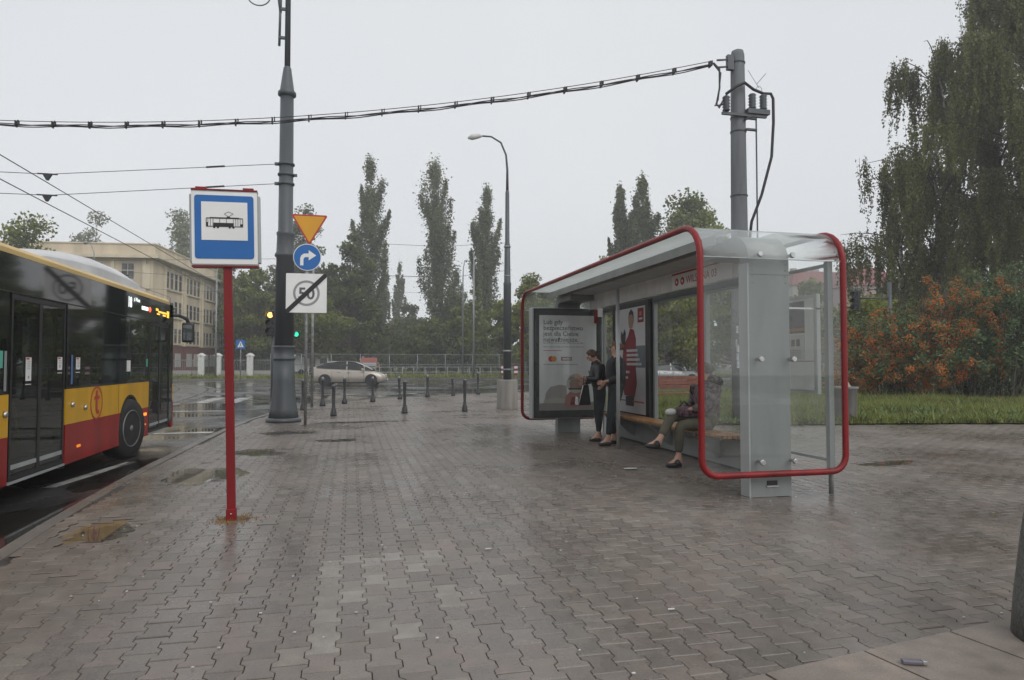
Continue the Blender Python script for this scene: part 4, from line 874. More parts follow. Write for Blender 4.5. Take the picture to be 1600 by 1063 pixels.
# traffic signs on the two steel posts
ts_ = thing('traffic_sign_post', 'front steel post with yield triangle, right turn arrow and ended fifty zone sign', 'road sign', (-.97, 15.8, 0)); X0, Y0 = -.97, 15.8
MB().tube([(X0, Y0, 0), (X0, Y0, 4.6)], .032, 12).build('post', galv, ts_)
def disc(r, n=36): return [(r*math.cos(2*PI*k/n), r*math.sin(2*PI*k/n)) for k in range(n)]
def rtri(s, r):
    P = []; R_ = s/math.sqrt(3)-r*2
    for k, a0 in enumerate((150, 270, 30)):
        a = math.radians(a0 if k != 0 else 150); c = (R_*math.cos(a), R_*math.sin(a))
        for j in range(6): t = a-PI/3+j*(2*PI/3)/5; P.append((c[0]+r*math.cos(t), c[1]+r*math.sin(t)))
    return P
yf = Y0-.045
t_ = face('yield_triangle', rtri(.80, .03), sgn_r, ts_, (X0+.05, 4.455), yf, .012); face('yellow_field', rtri(.68, .02), sgn_y, ts_, (X0+.05, 4.455), yf-.004)
face('arrow_disc', disc(.30), sgn_w, ts_, (X0+.01, 3.73), yf-.002, .012); face('blue_disc', disc(.285), sgn_b, ts_, (X0+.01, 3.73), yf-.006)
ar = [(-.15, -.17), (-.08, -.17), (-.08, -.02), (-.05, .015), (.03, .02), (.03, -.055), (.19, .06), (.03, .175), (.03, .10), (-.07, .095), (-.13, .05), (-.15, -.01)]
face('white_arrow', ar, sgn_w, ts_, (X0+.01, 3.715), yf-.010)
face('zone_plate', rrect(.87, .87, .02), sgn_w, ts_, (X0, 2.93), yf-.002, .012)
ringp = MB()
for a in range(40):
    t, u = 2*PI*a/40, 2*PI*(a+1)/40; ringp.prism([(.285*math.cos(t), .285*math.sin(t)), (.285*math.cos(u), .285*math.sin(u)), (.235*math.cos(u), .235*math.sin(u)), (.235*math.cos(t), .235*math.sin(t))], (X0, yf-.006, 2.93), (1, 0, 0), (0, 0, 1), (0, .003, 0))
ringp.build('grey_ring', sgn_g, ts_); text('numeral', '50', .36, (X0, yf-.007, 2.80), (1, 0, 0), (0, 0, 1), print_mat('numeral_grey', (.10, .105, .11), .4), ts_, align='CENTER', bold=.02)
d = .435; w2 = .068; face('black_stripe', [(-d, -d+w2), (-d, -d), (-d+w2, -d), (d, d-w2), (d, d), (d-w2, d)], sgn_k, ts_, (X0, 2.93), yf-.013)
p2 = thing('rear_sign_post', 'bare rear steel post just behind the sign post', 'post', (-1.17, 22.2, 0)); MB().tube([(-1.17, 22.2, 0), (-1.17, 22.2, 5.0)], .04, 12).build('post', galv, p2)
B('sign_back', galv, p2, -1.5, -.85, 22.15, 22.165, 3.1, 3.7)

# bollards
def bollard(loc, H, label, ball=False):
    t = thing('bollard', label, 'bollard', (0, 0, 0), group='dark metal bollards along the crossing')
    MB().lathe([(.085, 0), (.085, .04), (.075, .12), (.05, .2), (.04, .3), (.048, H-.08), (.055, H-.06), (.055, H-.02), (.04, H)] if not ball else [(.10, 0), (.09, .08), (.055, .2), (.042, .3), (.048, H-.12), (.06, H-.10), (.06, H-.06), (.045, H-.04), (.02, H)], (0, 0, 0), 10).build('post', iron, t)
    if ball: MB().sphere((0, 0, H-.01), .05, 10, 6).build('cap', galv, t)
    else: MB().lathe([(.05, H-.012), (.052, H+.004), (.02, H+.012)], (0, 0, 0), 10).build('cap', galv, t)
    t.location = (loc[0], loc[1], 0); return t
iron = M('bollard_iron', (.045, .047, .05), .45, var=.2)
for (x, y, H, lab, bl) in [(-.43, 18.5, .80, 'nearest bollard just right of the sign post, left of its row of three', False), (1.45, 19.0, .88, 'middle bollard of the nearer row of three', False), (3.18, 19.36, .90, 'right bollard of the nearer row of three', False),
        (-1.36, 20.98, .88, 'bollard hard against the left side of the sign post', False), (-.87, 22.7, .90, 'second bollard from the left in the back row', True), (-.2, 23.95, .88, 'back row bollard under the rear wheel of the car', True), (.77, 24.9, .86, 'back row bollard under the front wheel of the car', True),
        (1.84, 26.4, .84, 'back row bollard just right of the car nose, slightly leaning', True), (3.06, 28.0, .86, 'back row bollard fourth from the right', True), (4.19, 28.5, .75, 'short leaning bollard right of the middle in the back row', False), (5.45, 29.6, .95, 'last bollard at the right end of the back row', True)]:
    b_ = bollard((x, y), H, lab, bl)
    if 'leaning' in lab: b_.rotation_euler[1] = math.radians(-3)

# traffic lights
amber = M('lit_amber', (1, .50, .12), .4, emit=2.5); green_l = M('lit_green', (.03, .65, .38), .4, emit=1.2); offlens = M('unlit_lens', (.02, .02, .02), .2); ryl = M('lit_red', (1, .06, .03), .4, emit=3)
def signal(px_, depth, zc, n, lit, label, yaw=0, poleh=True, side=0):
    x, y = at_px(px_, depth); t = thing('traffic_light', label, 'traffic light', (0, 0, 0), group='traffic lights at the junction')
    h = .30*n; B('housing', blackm, t, -.15, .15, -.1, .12, -h/2, h/2, .03)
    for k in range(n):
        z = h/2-.15-k*.30; MB().lathe([(.10, -.012), (.10, 0)], (0, -.1, z), 16, 'y').build('lens', lit[k] or offlens, t)
        m = MB(); nn2 = 9; m.add([(.125*math.cos(a), yv, z+.125*math.sin(a)) for yv in (-.10, -.26) for a in np.linspace(-.3, PI+.3, nn2)], [(i, i+1, nn2+i+1, nn2+i) for i in range(nn2-1)]); m.build('visor', blackm, t, fix=False)
    if poleh: MB().tube([(side, .18, -zc), (side, .18, h/2)], .055, 10).build('pole', pole_grey, t); 
    if side: MB().tube([(0, .15, 0), (side, .18, 0)], .025, 6).build('bracket', pole_grey, t)
    t.location = (x, y, zc); t.rotation_euler[2] = yaw-CA; return t
signal(423, 24.5, 2.80, 3, [amber, None, None], 'traffic light showing amber left of the ornate mast', side=.0)
signal(461, 29, 2.6, 1, [green_l], 'small lit green signal right of the ornate mast', side=0.0, yaw=.7, poleh=False)
x, y = at_px(448, 29.3); o = MB().tube([(x, y, 0), (x, y, 2.8), (x+.3, y, 2.8)], .04, 8).build('signal_pole', pole_grey); tag(o, 'thin pole hidden behind the ornate mast holding the green signal', 'pole')
signal(1339, 30, 4.1, 3, [None, None, None], 'dark traffic light hung on an arm right of the shelter', poleh=False, yaw=-1.0)
x, y = at_px(1392, 30.5); ga = thing('signal_gantry', 'tall pole with a thin arm holding the dark traffic light', 'pole', (x, y, 0)); x1, y1 = at_px(1343, 30.2)
MB().tube([(x, y, 0), (x, y, 5.0)], .09, 10).build('pole', pole_grey, ga); MB().tube([(x, y, 4.3), (x1, y1, 4.25)], .04, 6).build('arm', pole_grey, ga)
def info_sign(px_, depth, zc, s, label):
    x, y = at_px(px_, depth); t = thing('crossing_sign', label, 'road sign', (0, 0, 0), group='blue pedestrian crossing signs'); MB().tube([(0, 0, -zc), (0, 0, s/2)], .03, 8).build('post', galv, t)
    MB().prism(rrect(s, s, .03), (0, -.05, 0), (1, 0, 0), (0, 0, 1), (0, .015, 0)).build('blue_plate', sgn_b, t); MB().prism([(-s*.36, -s*.32), (s*.36, -s*.32), (0, s*.36)], (0, -.055, 0), (1, 0, 0), (0, 0, 1), (0, .003, 0)).build('white_triangle', sgn_w, t)
    m = MB()
    for pl in ([(-.02, .1), (.03, .1), (.03, .15), (-.02, .15)], [(-.03, -.04), (.03, -.04), (.03, .09), (-.03, .09)], [(-.03, -.04), (0, -.04), (-.06, -.18), (-.1, -.18)], [(0, -.04), (.03, -.04), (.09, -.18), (.05, -.18)]): m.prism([(a*s*1.3, b*s*1.3-.03) for a, b in pl], (0, -.058, 0), (1, 0, 0), (0, 0, 1), (0, .002, 0))
    m.build('walking_figure', sgn_k, t); t.location = (x, y, zc); t.rotation_euler[2] = -CA; return t
info_sign(376, 50, 2.75, .66, 'blue crossing sign far off right of the red post'); info_sign(1336, 36, 3.0, .6, 'blue crossing sign below the dark traffic light')
def far_lamp(px_, depth, top, arm_px, label, r=.09, head=True):
    x, y = at_px(px_, depth); H = hz_(top, depth); t = thing('street_lamp', label, 'street lamp', (x, y, 0)); a = arm_px/1067*depth
    if head: MB().tube([(x, y, 0), (x, y, H*.8), (x+a*.1, y, H*.93), (x+a*.5, y, H), (x+a*.8, y, H)], [r, r*.7, r*.5, r*.45, r*.45], 8).build('pole', galv, t); MB().tube([(x+a*.75, y, H), (x+a, y, H-.05), (x+a*1.15, y, H-.1)], [.06, .17, .08], 8).build('lamp_head', galv, t)
    else: MB().tube([(x, y, 0), (x, y, H)], [r, r*.7], 10).build('pole', galv, t)
far_lamp(723, 66, 406, 6, 'far street lamp with short arm before the widest poplar'); far_lamp(740, 62, 396, 0, 'plain pale far pole between the two street lamps', .10, head=False)
far_lamp(145, 62, 378, -14, 'dark street lamp in front of the school facade', .08); far_lamp(337, 60, 420, 0, 'thin pale pole before the school fence right of the bus mirror', .09, head=False)
far_lamp(962, 70, 515, 0, 'short leaning far pole', .06, head=False)

# ------------------------------------------------------------------ tram shelter
XF, XR, YN, YT, ZB, ZT, RC = 3.40, 5.06, 6.20, 13.50, .25, 2.79, .34
shelter = thing('tram_shelter', 'glass tram shelter with rounded red tube frame and grey end columns', 'shelter', (4.25, 9.8, 0))
def tubeframe():
    p = []
    for (y, s) in ((YN, 1),):
        pass
    def end(y, inner, rev):
        q = [(XR, inner, ZT)] + [tuple(v) for v in corner((XR, inner, ZT), (XR, y, ZT), (XR, y, ZB), RC)] + [tuple(v) for v in corner((XR, y, ZT), (XR, y, ZB), (XF, y, ZB), .17)] \
            + [tuple(v) for v in corner((XR, y, ZB), (XF, y, ZB), (XF, y, ZT), .17)] + [tuple(v) for v in corner((XF, y, ZB), (XF, y, ZT), (XF, inner, ZT), RC)]
        return q[::-1] if rev else q
    return end(YN, YN+.42, False)+[(XF, 8, ZT), (XF, 10, ZT), (XF, 12, ZT)]+end(YT, YT-.42, True)
MB().tube(tubeframe(), .033, 12).build('red_tube_frame', red, shelter)
MB().tube([(XR, YN+.42, ZT), (XR, YT-.42, ZT)], .034, 10).build('rear_roof_rail', lt_al, shelter)
def column(y0, y1, s):
    m = MB(); w0, w1 = 4.01, 4.48; t = .17; prof = []
    yo = y0 if s > 0 else y1; R_ = .30; top = 2.74
    outer = [(yo, 0)]+[(yo+s*(R_-R_*math.cos(a)), top-R_+R_*math.sin(a)) for a in np.linspace(0, PI/2, 8)]+[(yo+s*1.0, top)]
    inner = [(yo+s*1.0, top-.13)]+[(yo+s*(R_-(R_-t)*math.cos(a)), top-R_+(R_-t)*math.sin(a)) for a in np.linspace(PI/2, 0, 8)][0:]+[(yo+s*t, 0)]
    inner[0] = (yo+s*1.0, top-t)
    m.prism(outer+inner, (w0, 0, 0), (0, 1, 0), (0, 0, 1), (w1-w0, 0, 0)); return m
column(6.30, 6.47, 1).build('end_column', grey_al, shelter); column(13.03, 13.2, -1).build('end_column', grey_al, shelter)
B('column_edge', lt_al, shelter, 3.99, 4.008, 6.30, 6.46, 0, 2.42)
B('column_seam', blackm, shelter, 4.02, 4.47, 6.297, 6.2995, 2.30, 2.304); B('column_seam', blackm, shelter, 4.02, 4.47, 6.297, 6.2995, .228, .232)
B('vent_slot', blackm, shelter, 4.19, 4.31, 6.294, 6.298, .118, .165); B('vent_lip', steel, shelter, 4.18, 4.32, 6.285, 6.298, .10, .116)
for z in (1.42, .37, 2.50):
    for xx in (4.08, 4.46): m = MB(); m.lathe([(.024, 0), (.03, .01), (.03, .03), (.018, .035), (.018, .10)], (xx, 6.185, z), 14, 'y'); m.build('glass_clamp', steel, shelter)
for xx in (4.05, 4.44):
    for k in range(4): MB().sphere((xx, 6.298, 2.22+k*.065), .008, 8, 4).build('rivet', galv, shelter)
B('spine_beam', lt_al, shelter, 3.99, 4.50, 7.3, 12.2, 2.665, 2.742, .01)
B('soffit_strip', M('soffit_grey', (.22, .22, .21), .6), shelter, 3.84, 3.985, 6.75, 12.95, 2.70, 2.75); B('gutter', lt_al, shelter, 3.82, 3.838, 6.65, 13.05, 2.66, 2.77)
for yy in (7.6, 9.2, 10.8, 12.2): B('cross_bracket', grey_al, shelter, 4.0, 5.08, yy, yy+.04, 2.745, 2.768)
def roofpart(name, x0, x1, ya, yb, mat):
    pts = []
    ys = sorted(set([ya, yb]+[y for y in np.concatenate([YN+RC-RC*np.cos(np.linspace(0, PI/2, 9)), YT-RC+RC*np.sin(np.linspace(0, PI/2, 9))]) if ya < y < yb]))
    def zz(y):
        if y < YN+RC: return ZT-RC+math.sqrt(max(0, RC*RC-(YN+RC-y)**2))
        if y > YT-RC: return ZT-RC+math.sqrt(max(0, RC*RC-(y-YT+RC)**2))
        return ZT
    m = MB(); n = len(ys); vs_ = []
    for x in (x0, x1):
        for y in ys: vs_.append((x, y, zz(y)+.012)); 
    for x in (x0, x1):
        for y in ys: vs_.append((x, y, zz(y)+.004))
    f = [(i, i+1, n+i+1, n+i) for i in range(n-1)]+[(2*n+i, 2*n+i+1, 3*n+i+1, 3*n+i) for i in range(n-1)]
    f += [(i, i+1, 2*n+i+1, 2*n+i) for i in range(n-1)]+[(n+i, n+i+1, 3*n+i+1, 3*n+i) for i in range(n-1)]
    m.add(vs_, f, True); return m.build(name, mat, shelter)
roofpart('curved_roof_glass', XF+.04, XR-.04, YN, YN+RC, roof_clear); roofpart('curved_roof_glass', XF+.04, XR-.04, YT-RC, YT, roof_clear)
for k in range(3):
    ya = YN+RC+.004+k*(YT-YN-2*RC)/3; yb = ya+(YT-YN-2*RC)/3-.008
    roofpart('roof_glass', XF+.04, 4.0, ya, yb, roof_glass); roofpart('roof_glass', 4.5, XR-.04, ya, yb, roof_glass)
for y, s in ((YN, 1), (YT, -1)):
    B('end_pane', glass_clear, shelter, XF+.035, XR-.035, y-.005, y+.005, ZB+.035, ZT-RC-.004)
    B('pane_joint', lt_al, shelter, XF+.03, XR-.03, y-.006, y+.006, ZT-RC-.003, ZT-RC+.006)
# rear wall
XW = 4.95
def framepane(y0, y1, z0, z1, name='wall_pane', g=True):
    if g: B(name, glass_clear, shelter, XW-.004, XW+.004, y0+.03, y1-.03, z0+.03, z1-.03)
    B('pane_frame', grey_al, shelter, XW-.025, XW+.025, y0, y1, z1-.03, z1); B('pane_frame', grey_al, shelter, XW-.025, XW+.025, y0, y1, z0, z0+.03)
framepane(6.30, 7.50, .34, 2.44); framepane(7.50, 8.85, .40, 2.40); framepane(8.85, 10.55, .40, 2.40); framepane(12.2, 12.9, .40, 2.40)
B('wall_post', grey_al, shelter, XW-.03, XW+.03, 6.26, 6.32, .25, 2.46); MB().tube([(XW, 6.29, 0), (XW, 6.29, .3)], .026, 10).build('post_foot', galv, shelter)
for yy in (7.5, 8.85, 10.55, 12.25, 12.9): B('wall_post', grey_al, shelter, XW-.03, XW+.03, yy-.03, yy+.03, 0, 2.60)
B('dark_rail', pole_grey, shelter, XW-.035, XW+.02, 7.55, 12.9, 2.402, 2.49)
B('kick_plate', grey_al, shelter, XW-.10, XW-.06, 7.45, 12.3, .03, .385); B('kick_plate_shadow_strip', blackm, shelter, XW-.09, XW-.05, 7.45, 12.3, .0, .03)  # black strip stands in for the shade in the gap under the plate
B('kick_ledge', pole_grey, shelter, XW-.105, XW-.0, 7.4, 12.3, .386, .402)
B('stay_bar', steel, shelter, 4.48, XW, 6.38, 6.40, 1.955, 1.975)
# name board
B('fascia', white_p, shelter, 4.53, 4.57, 7.3, 12.6, 2.42, 2.70); B('name_board', sgn_w, shelter, 4.515, 4.528, 7.45, 9.05, 2.425, 2.665)
B('name_board_stripe', sgn_r, shelter, 4.511, 4.5145, 7.45, 9.05, 2.635, 2.658)
U, Vv = (0, -1, 0), (0, 0, 1)
text('name_text', 'WILSONA 03', .145, (4.512, 8.62, 2.485), U, Vv, sgn_r, shelter, sx=.98)
for yy, mm in ((8.73, sgn_r), (8.90, sgn_r)):
    MB().lathe([(.055, -.002), (.055, 0)], (4.514, yy, 2.53), 20, 'x').build('round_icon', mm, shelter)
    MB().lathe([(.022, -.002), (.022, 0)], (4.511, yy, 2.53), 12, 'x').build('icon_mark', sgn_w, shelter)
# lit case on the wall (side poster)
case = [10.66, 12.14]
B('wall_case_frame', blackm, shelter, XW-.10, XW+.05, 10.60, 12.20, .42, 2.46, .01)
B('wall_poster', print_mat('poster_paper', (.62, .62, .63), .3), shelter, XW-.104, XW-.101, 10.72, 12.05, .50, 2.36)
def wprint(name, poly, mat, lvl=1): return MB().prism(poly, (XW-.104-.0015*lvl, 12.05, .50), (0, -1, 0), (0, 0, 1), (.001, 0, 0)).build(name, mat, shelter)
coat = print_mat('print_red_coat', (.24, .014, .024)); pgrey = print_mat('print_slate', (.16, .18, .19)); dkp = print_mat('print_dark', (.04, .03, .035)); skp = print_mat('print_skin', (.36, .22, .17)); pk = print_mat('print_pink', (.5, .15, .17)); ltp = print_mat('print_white', (.62, .62, .62))
wprint('printed_band', [(.72, .80), (1.33, .80), (1.33, 1.18), (.72, 1.18)], pgrey)
wprint('printed_coat', [(.42, .30), (.88, .28), (.98, .52), (.93, .85), (.95, 1.30), (.86, 1.46), (.70, 1.50), (.60, 1.36), (.40, 1.20), (.34, .95), (.30, .62)], coat, 2)
wprint('printed_legs', [(.48, .12), (.84, .12), (.86, .29), (.48, .29)], dkp, 2)
wprint('printed_head', [(.66, 1.50), (.80, 1.50), (.86, 1.62), (.84, 1.74), (.74, 1.80), (.64, 1.74), (.62, 1.60)], skp, 3); wprint('printed_hair', [(.62, 1.66), (.66, 1.78), (.75, 1.84), (.84, 1.78), (.87, 1.66), (.80, 1.74), (.68, 1.74)], dkp, 4)
wprint('printed_flower', [(.34, 1.12), (.44, 1.10), (.50, 1.42), (.44, 1.50), (.38, 1.40), (.30, 1.46), (.28, 1.34)], dkp, 4)
wprint('printed_logo', [(1.03, 1.58), (1.28, 1.58), (1.28, 1.83), (1.03, 1.83)], coat, 3); wprint('printed_logo_mark', [(1.08, 1.63), (1.23, 1.63), (1.23, 1.66), (1.08, 1.66)], ltp, 4); wprint('printed_logo_mark', [(1.10, 1.70), (1.2, 1.70), (1.2, 1.77), (1.10, 1.77)], pk, 4)
for k, (a, b, c) in enumerate(((.55, 1.02, 1.10), (.55, 1.06, 1.02), (.55, 1.10, .94), (.55, 1.18, .86), (.28, .70, .72), (.28, .62, .62))):
    bits = MB(); xx = a; rr_ = random.Random(k)
    while xx < b-.03:
        w_1 = rr_.choice((.03, .04, .05)); bits.prism([(xx, c-.022), (xx+w_1, c-.022), (xx+w_1, c+.022), (xx, c+.022)], (XW-.1115, 12.05, .50), (0, -1, 0), (0, 0, 1), (.001, 0, 0)); xx += w_1+.008
    bits.build('printed_line', ltp, shelter)
wprint('printed_line', [(.15, .20), (.75, .20), (.75, .215), (.15, .215)], dkp, 3); wprint('printed_line', [(.8, .19), (1.28, .19), (1.28, .22), (.8, .22)], pk, 3)
# timetable case behind the end pane
B('timetable_frame', lt_al, shelter, XW+.03, XW+.075, 6.52, 7.42, 1.04, 2.14); B('timetable_sheet', sgn_w, shelter, XW+.022, XW+.029, 6.57, 7.38, 1.08, 2.10)
B('timetable_photo', print_mat('print_night', (.05, .06, .09)), shelter, XW+.018, XW+.0215, 6.72, 7.05, 1.72, 2.08); B('timetable_flame', print_mat('print_orange', (.55, .18, .05)), shelter, XW+.014, XW+.0175, 6.72, 7.1, 1.745, 1.775)
B('timetable_notice', print_mat('print_offwhite', (.66, .66, .64)), shelter, XW+.018, XW+.0215, 6.72, 7.3, 1.42, 1.70)
for k in range(3): B('timetable_mark', dkp, shelter, XW+.014, XW+.0175, 6.80+k*.09, 6.86+k*.09, 1.57, 1.65)
for k in range(5): B('timetable_line', sgn_g, shelter, XW+.014, XW+.0175, 6.78, 7.15, 1.52-k*.02, 1.525-k*.02)
B('timetable_divider', sgn_g, shelter, XW+.014, XW+.0175, 6.57, 7.38, 1.395, 1.405)
B('pane_sticker', sgn_w, shelter, XW-.009, XW-.005, 7.56, 7.72, 1.98, 2.24); MB().prism([(0, .02), (.02, 0), (.13, .12), (.11, .14)], (XW-.0105, 7.70, 2.08), (0, -1, 0), (0, 0, 1), (.001, 0, 0)).build('sticker_mark', sgn_r, shelter)
# front prop and bench
MB().tube([(4.19, 10.32, 0), (4.19, 10.32, 2.58)], .030, 14).build('front_prop', lt_al, shelter)
for k in range(5): B('bench_slat', wood, shelter, 4.45+k*.072, 4.45+k*.072+.060, 7.60, 11.75, .445, .485, .006)
for yy in (8.35, 9.75, 11.2):
    MB().prism([(4.48, .442), (4.48, .41), (4.74, .17), (XW-.10, .10), (XW-.10, .442)], (0, yy, 0), (1, 0, 0), (0, 0, 1), (0, .05, 0)).build('bench_bracket', grey_al, shelter)
B('bench_rail', pole_grey, shelter, 4.50, 4.54, 7.75, 11.7, .405, .444); B('bench_rail', pole_grey, shelter, 4.72, 4.76, 7.75, 11.7, .405, .444)
B('red_hook', red, shelter, 4.62, 4.68, 12.55, 12.6, 2.15, 2.42); B('red_hook_plate', sgn_w, shelter, 4.68, 4.78, 12.55, 12.57, 2.28, 2.45)
# end advertising case
ad = thing('advert_case', 'tall black framed advertising case at the far end of the shelter', 'advert', (4.1, 12.85, 0))
B('housing', lt_al, ad, 3.40, 4.86, 12.76, 12.97, .30, 2.46, .015); B('black_border', blackm, ad, 3.44, 4.84, 12.745, 12.759, .32, 2.44, .004)
adw = print_mat('advert_paper', (.82, .82, .82), .25); B('poster', adw, ad, 3.55, 4.72, 12.741, 12.7445, .46, 2.31)
def aprint(name, poly, mat, lvl=1): return MB().prism(poly, (3.55, 12.741-.0015*lvl, .46), (1, 0, 0), (0, 0, 1), (0, .001, 0)).build(name, mat, ad)
tk = print_mat('advert_text', (.03, .03, .032)); tg = print_mat('advert_grey', (.38, .38, .38))
for k, s_ in enumerate(('Lub gdy', 'bezpieczeństwo', 'jest dla Ciebie', 'najważniejsze.')): text('advert_headline', s_, .128, (3.63, 12.738, 2.135-k*.113), (1, 0, 0), (0, 0, 1), tk, ad, sx=.98, bold=.004)
for k, w_1 in enumerate((.86, .92)):
    bits = MB(); xx = .08; rr_ = random.Random(k+9)
    while xx < w_1: q = rr_.choice((.03, .05, .07)); bits.prism([(xx, 1.30-k*.075), (xx+q, 1.30-k*.075), (xx+q, 1.317-k*.075), (xx, 1.317-k*.075)], (3.55, 12.738, .46), (1, 0, 0), (0, 0, 1), (0, .001, 0)); xx += q+.018
    bits.build('advert_small_print', tg, ad)
aprint('advert_small_print', [(.08, 1.155), (.45, 1.155), (.45, 1.168), (.08, 1.168)], pk)
def dsc(cx, cz, r, n=20): return [(cx+r*math.cos(2*PI*k/n), cz+r*math.sin(2*PI*k/n)) for k in range(n)]
aprint('logo_disc', dsc(.235, 1.0, .055), print_mat('logo_red', (.62, .06, .02)), 1); aprint('logo_disc', dsc(.295, 1.0, .055), print_mat('logo_orange', (.75, .30, .03)), 2)
aprint('logo_box', [(.44, .965), (.66, .965), (.66, 1.04), (.44, 1.04)], print_mat('logo_dark_red', (.35, .07, .04)), 1); aprint('logo_box', [(.56, .97), (.65, .97), (.65, 1.035), (.56, 1.035)], tg, 2); aprint('logo_box', [(.47, .985), (.62, .985), (.62, 1.02), (.47, 1.02)], ltp, 3)
aprint('advert_small_print', [(.08, .885), (.78, .885), (.78, .900), (.08, .900)], tg)
couch = print_mat('print_couch', (.42, .39, .37)); couch2 = print_mat('print_couch_side', (.33, .29, .275)); helm = print_mat('print_helmet', (.50, .47, .42)); suit = print_mat('print_suit', (.42, .17, .14))
aprint('printed_room', [(0, 0), (1.17, 0), (1.17, .16), (0, .14)], couch2, 1); aprint('printed_couch', [(.10, .14), (.13, .34), (.22, .46), (.42, .50), (.55, .48), (.56, .14)], couch, 2); aprint('printed_couch_arm', [(.08, .14), (.10, .21), (.30, .25), (.62, .22), (.62, .14)], helm, 3)
aprint('printed_body', [(.50, .10), (.53, .28), (.62, .36), (.86, .36), (.93, .24), (.95, .10), (.7, .05)], suit, 4); aprint('printed_helmet', dsc(.74, .52, .19, 26), helm, 5); aprint('printed_face', [(.62, .43), (.88, .43), (.89, .54), (.84, .60), (.66, .60), (.61, .54)], skp, 6)
aprint('printed_visor', [(.58, .59), (.90, .60), (.88, .66), (.62, .65)], couch2, 7); aprint('printed_strap', [(.60, .40), (.88, .40), (.90, .43), (.58, .43)], dkp, 7); aprint('printed_shirt', [(.62, .10), (.66, .26), (.84, .26), (.86, .10)], coat, 6)
B('cover_glass', glass_clear, ad, 3.46, 4.82, 12.720, 12.726, .34, 2.42)

# ------------------------------------------------------------------ city bus
BX, BW, BR, BF = -3.33, 2.5, 2.25, 14.25
bus = thing('city_bus', 'yellow and red city bus with dark windows standing at the kerb', 'bus', (BX-BW/2, 8.2, -.1))
byel = M('bus_yellow', (.68, .37, .010), .32, var=.14, scale=2.5, streak=True, coat=.15, spec=.4); bred = M('bus_red', (.30, .012, .009), .34, spec=.35, var=.2, scale=2.5, streak=True, coat=.12); bcream = M('bus_roof_edge', (.66, .46, .16), .35, var=.06, scale=1)
bblk = M('bus_black_panel', (.012, .014, .014), .05, var=.1, scale=1, coat=.3); bint = M('bus_interior', (.12, .125, .125), .7, var=.1); bwhite = M('bus_roof_white', (.62, .62, .62), .4, var=.1, scale=1.5); seatm = M('seat_fabric', (.06, .03, .05), .9); ypole = M('yellow_grab_pole', (.6, .42, .03), .4)
WC, WZ, WR = 11.70, .37, .52
def arcY(z): return math.sqrt(max(0, WR*WR-(z-WZ)**2))
def sidepanel(name, poly, mat, x=BX, th=.03): return MB().prism(poly, (x-th, 0, 0), (0, 1, 0), (0, 0, 1), (th, 0, 0)).build(name, mat, bus)
def arcpts(z0, z1, s, n=6): return [(WC+s*arcY(z), z) for z in np.linspace(z0, z1, n)]
Z0, Z1, Z2, Z3, Z4 = .16, .635, 1.065, 2.09, 2.475
sidepanel('red_skirt', [(9.24, Z0)]+arcpts(Z0, Z1, -1)+[(9.24, Z1)], bred); sidepanel('red_skirt', [(12.70, Z1)]+arcpts(Z1, Z0, 1)+[(12.70, Z0)], bred)
zz_ = np.linspace(math.acos((Z1+.003-WZ)/WR), -math.acos((Z1+.003-WZ)/WR), 14)
arc = [(WC+WR*math.sin(-t), WZ+WR*math.cos(t)) for t in zz_]
sidepanel('yellow_panel', [(9.24, Z1+.003)]+arc+[(12.70, Z1+.003), (12.70, Z2), (11.17, Z2), (11.162, Z2), (9.24, Z2)], byel)
sidepanel('panel_joint', [(11.155, Z1), (11.162, Z1), (11.162, Z2), (11.155, Z2)], blackm, BX+.002, .003)
for y0, y1 in ((BR, 7.82),):
    sidepanel('red_skirt', [(y0, Z0), (y1, Z0), (y1, Z1), (y0, Z1)], bred); sidepanel('yellow_panel', [(y0, Z1+.003), (y1, Z1+.003), (y1, Z2), (y0, Z2)], byel)
B('wheel_arch', blackrub, bus, BX-.5, BX-.035, 11.05, 12.35, .75, 1.0)
m = MB(); 
for t, u in zip(zz_[:-1], zz_[1:]): m.add([(BX+.006, WC+WR*math.sin(-q)*(1 if r_==0 else .93), WZ+WR*math.cos(q)*(1 if r_==0 else .93)) for q, r_ in ((t, 0), (u, 0), (u, 1), (t, 1))], [(0, 1, 2, 3)])
m.build('arch_trim', blackrub, bus, fix=False)
# upper black band, pillars, roof edge
B('upper_panel', bblk, bus, BX-.03, BX, BR, 11.30, Z3+.012, Z4); B('upper_panel', bblk, bus, BX-.03, BX, 14.02, BF-.04, Z0+.1, Z4)
B('display_surround', bblk, bus, BX-.03, BX, 11.305, 14.015, Z3+.012, Z4); B('drip_rail', blackm, bus, BX-.02, BX+.012, BR, 14.2, Z3, Z3+.01)
MB().prism([(0, Z4+.002), (0, Z4+.05), (-.03, Z4+.09), (-.12, Z4+.115), (-.12, Z4+.002)], (BX+.004, BR, 0), (1, 0, 0), (0, 0, 1), (0, BF-.28-BR, 0)).build('roof_edge', bcream, bus)
MB().prism([(0, Z4+.002), (0, Z4+.05), (.03, Z4+.09), (.12, Z4+.115), (.12, Z4+.002)], (BX-BW, BR, 0), (1, 0, 0), (0, 0, 1), (0, BF-.28-BR, 0)).build('roof_edge', bcream, bus)
MB().prism([(-.125, Z4+.09), (-.125, Z4+.12), (-BW/2, Z4+.19), (-BW+.125, Z4+.12), (-BW+.125, Z4+.09)], (BX, BR, 0), (1, 0, 0), (0, 0, 1), (0, BF-.3-BR, 0)).build('roof', bwhite, bus)
B('ceiling', bint, bus, BX-BW+.05, BX-.05, BR, BF-.2, 2.28, 2.32); B('floor', bint, bus, BX-BW+.04, BX-.04, BR, BF-.1, .20, .26)
